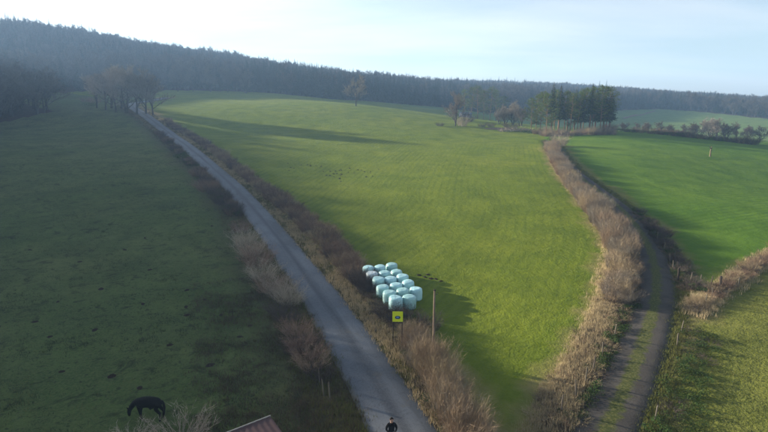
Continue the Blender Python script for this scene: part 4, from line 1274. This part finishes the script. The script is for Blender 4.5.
for s in (-1, 1):
    S = Soup(); S.tube([Vector((1.15, s * .07, .56)), Vector((1.19, s * .10, .66)), Vector((1.23, s * .11, .73))], [.035, .032, .004], 6)
    obj("ear", sm("ear", S, coat), hr_)
tag(hr_, "black horse grazing in the dark paddock behind a pale twiggy bush", "horse")

# --- person on the road, looking down at a controller
d = ray(391.5, 420.0); t = (CAMZ - 1.72) / -d[2]
px_, py_ = d[0] * t, d[1] * t
pe = empty("person", (px_, py_, hz(px_, py_) + .085), .22)
ch = [dict(v=[(0, 0, .96, .150), (0, .01, 1.12, .150), (0, .01, 1.30, .170), (0, .015, 1.43, .125), (0, .0, 1.50, .068), (0, -.025, 1.56, .062), (0, -.05, 1.63, .085), (0, -.055, 1.71, .098), (0, -.045, 1.775, .065)])]
for s in (-1, 1):
    ch.append(dict(v=[(s * .17, .01, 1.41, .085), (s * .25, .02, 1.26, .070), (s * .275, .0, 1.13, .060), (s * .20, -.14, 1.09, .048), (s * .13, -.25, 1.09, .034), (s * .105, -.30, 1.095, .036)], link=(0, 2)))
    ch.append(dict(v=[(s * .095, 0, .88, .105), (s * .11, -.02, .68, .085), (s * .115, -.015, .49, .066), (s * .115, .015, .28, .060), (s * .115, .03, .08, .048), (s * .125, -.10, .045, .045), (s * .13, -.17, .035, .032)], link=(0, 0)))
for s in (-1, 1):          # five fingers a hand, closed on the controller's ends
    for k, (dz, ln) in enumerate(((.020, .055), (.006, .062), (-.008, .058), (-.021, .046))):
        ch.append(dict(v=[(s * .108, -.315, 1.095 + dz, .010), (s * .112, -.315 - ln * .6, 1.095 + dz, .0095), (s * .085, -.315 - ln, 1.095 + dz - .008, .0085)]))
    ch.append(dict(v=[(s * .095, -.285, 1.12, .012), (s * .078, -.31, 1.145, .011), (s * .062, -.335, 1.142, .009)]))
pm = skin_mesh("person_body", ch, 2)
pm.materials.clear()
for m_ in (plain("black_jacket", (.010, .010, .012), .8, .3, 8), plain("dark_trousers", (.014, .015, .020), .9, .3, 8), plain("skin", (.42, .26, .19), .6, .1, 6, .3), plain("black_shoes", (.01, .01, .01), .6, .2, 6)):
    pm.materials.append(m_)
mi_ = []
for p in pm.polygons:
    c = p.center
    if c.z > 1.515: k = 2
    elif c.z < .11: k = 3
    elif c.y < -.262 and 1.0 < c.z < 1.2: k = 2
    elif c.z < .93: k = 1
    else: k = 0
    mi_.append(k)
pm.polygons.foreach_set("material_index", np.array(mi_, np.int32))
obj("body", pm, pe)
random.seed(6); S = Soup(); n1, n2 = 12, 8
for j in range(n2 + 1):
    th = j / n2 * 1.75
    for i in range(n1):
        a = 6.283 * i / n1; front = max(0, -math.sin(a))
        th_ = th * (1 - .52 * front)
        r_ = .112 + random.uniform(-.003, .004)
        S.v.append(Vector((math.cos(a) * math.sin(th_) * r_ * .95, -.045 + math.sin(a) * math.sin(th_) * r_ * 1.05, 1.705 + math.cos(th_) * r_ * 1.12)))
for j in range(n2):
    for i in range(n1): S.f.append((j * n1 + i, (j + 1) * n1 + i, (j + 1) * n1 + (i + 1) % n1, j * n1 + (i + 1) % n1))
obj("hair", sm("hair", S, plain("dark_hair", (.012, .009, .007), .6, .3, 20), True), pe)
S = Soup(); S.tube([Vector((0, -.135, 1.725)), Vector((0, -.163, 1.685)), Vector((0, -.14, 1.675))], [.010, .017, .012], 6); obj("nose", sm("nose", S, pm.materials[2], True), pe)
for s in (-1, 1):
    S = Soup(); S.tube([Vector((s * .035, -.138, 1.715)), Vector((s * .035, -.146, 1.715))], [.012, .006], 6); S.f.append(tuple(range(6, 12))); obj("eye", sm("eye", S, hairm), pe)
    S = Soup(); S.tube([Vector((s * .095, -.04, 1.73)), Vector((s * .108, -.03, 1.70)), Vector((s * .096, -.04, 1.66))], [.008, .016, .007], 6); obj("ear", sm("ear", S, pm.materials[2], True), pe)
S = Soup(); S.tube([Vector((-.028, -.137, 1.645)), Vector((0, -.146, 1.645)), Vector((.028, -.137, 1.645))], [.004, .007, .004], 5); obj("mouth", sm("mouth", S, plain("lips", (.30, .12, .10), .6)), pe)
tag(pe, "dark-clothed person standing on the road holding a drone controller", "person")
ct = empty("controller", Matrix.Rotation(.22, 4, 'Z') @ Vector((0, -.335, 1.11)) + Vector(pe.location), .22)
ct.rotation_euler = (.45, 0, .22)
box("body", 0, 0, 0, .20, .10, .03, plain("light_grey_plastic", (.55, .56, .58), .5, .05), ct, .008)
box("screen", 0, .015, .0175, .15, .075, .004, plain("pale_screen", (.75, .78, .82), .3, .03), ct)
tag(ct, "pale grey remote controller held in the person's hands", "controller")

# --- shed whose roof corner shows at the lower edge
A_, B_, C_ = (hit(*p, 2.6) for p in ((270, 417), (235, 430.5), (284, 432)))
ang = math.atan2(B_[1] - A_[1], B_[0] - A_[0])
sh = empty("shed", (A_[0], A_[1], hz(A_[0], A_[1])), ang)          # +x runs along the pale edge, +y towards the camera
roofm = plain("brown_roof_sheet", (.095, .062, .060), .7, .3, 2.5); trimm = plain("pale_trim", (.24, .23, .21), .7, .2, 4); boardm = plain("brown_boards", (.09, .065, .05), .9, .3, 4, rand=.2)
Lx, Ly = 4.2, 3.0
S = Soup(); n = 84
for i in range(n + 1):
    xx_ = -.02 + (Lx + .04) * i / n; zz = 0.010 * math.sin(i * 6.283 / 6)
    for yy_ in (-.02, Ly * .5, Ly + .02): S.v.append(Vector((xx_, yy_, 2.62 + zz - yy_ * .10)))
for i in range(n):
    for j in range(2): S.f.append((i * 3 + j, i * 3 + 3 + j, i * 3 + 4 + j, i * 3 + 1 + j))
obj("roof", sm("roof", S, roofm, True), sh)
box("roof_trim", Lx / 2, -.05, 2.60, Lx + .1, .05, .12, trimm, sh)
o = box("roof_trim", -.05, Ly / 2, 0, .04, Ly, .10, roofm, sh); o.location = (0, 0, 2.44); o.rotation_euler = (-.0997, 0, 0)
def boards(x0, y0, x1, y1, top0, top1):
    L = math.hypot(x1 - x0, y1 - y0); n = int(L / .2)
    for k in range(n):
        t = (k + .5) / n; hgt = top0 + (top1 - top0) * t
        o = box("board", 0, 0, hgt / 2 - .1, L / n - .012, .025, hgt + .2, boardm, sh)
        o.location = (x0 + (x1 - x0) * t, y0 + (y1 - y0) * t, random.uniform(-.01, .01)); o.rotation_euler = (0, 0, math.atan2(y1 - y0, x1 - x0))
boards(.15, .15, Lx - .15, .15, 2.5, 2.5); boards(.15, .18, .15, Ly - .15, 2.48, 2.24); boards(Lx - .15, .18, Lx - .15, Ly - .15, 2.48, 2.24); boards(.18, Ly - .15, Lx - .18, Ly - .15, 2.22, 2.22)
tag(sh, "small shed with brown corrugated roof and pale edge trim", "shed")

# ------------------------------------------------------------------ haze
bm = bmesh.new(); bmesh.ops.create_cube(bm, size=1)
for v in bm.verts: v.co = Vector((v.co.x * 3500, v.co.y * 2000 + 760, (v.co.z + .5) * 155 - 42))
me = bpy.data.meshes.new("haze"); bm.to_mesh(me); bm.free()
hm_ = bpy.data.materials.new("haze_air"); hm_.use_nodes = True
nt = hm_.node_tree; nt.nodes.clear()
o1 = nt.nodes.new("ShaderNodeOutputMaterial"); pv = nt.nodes.new("ShaderNodeVolumePrincipled")
pv.inputs["Color"].default_value = (.40, .64, 1.0, 1); pv.inputs["Density"].default_value = .00037; pv.inputs["Anisotropy"].default_value = .2
nt.links.new(pv.outputs[0], o1.inputs["Volume"])
me.materials.append(hm_)
hzo = obj("haze", me)
tag(hzo, "thin pale winter haze in the air over the valley", "haze", kind="stuff")
zall = vz; print("ground z", zall.min(), zall.max())
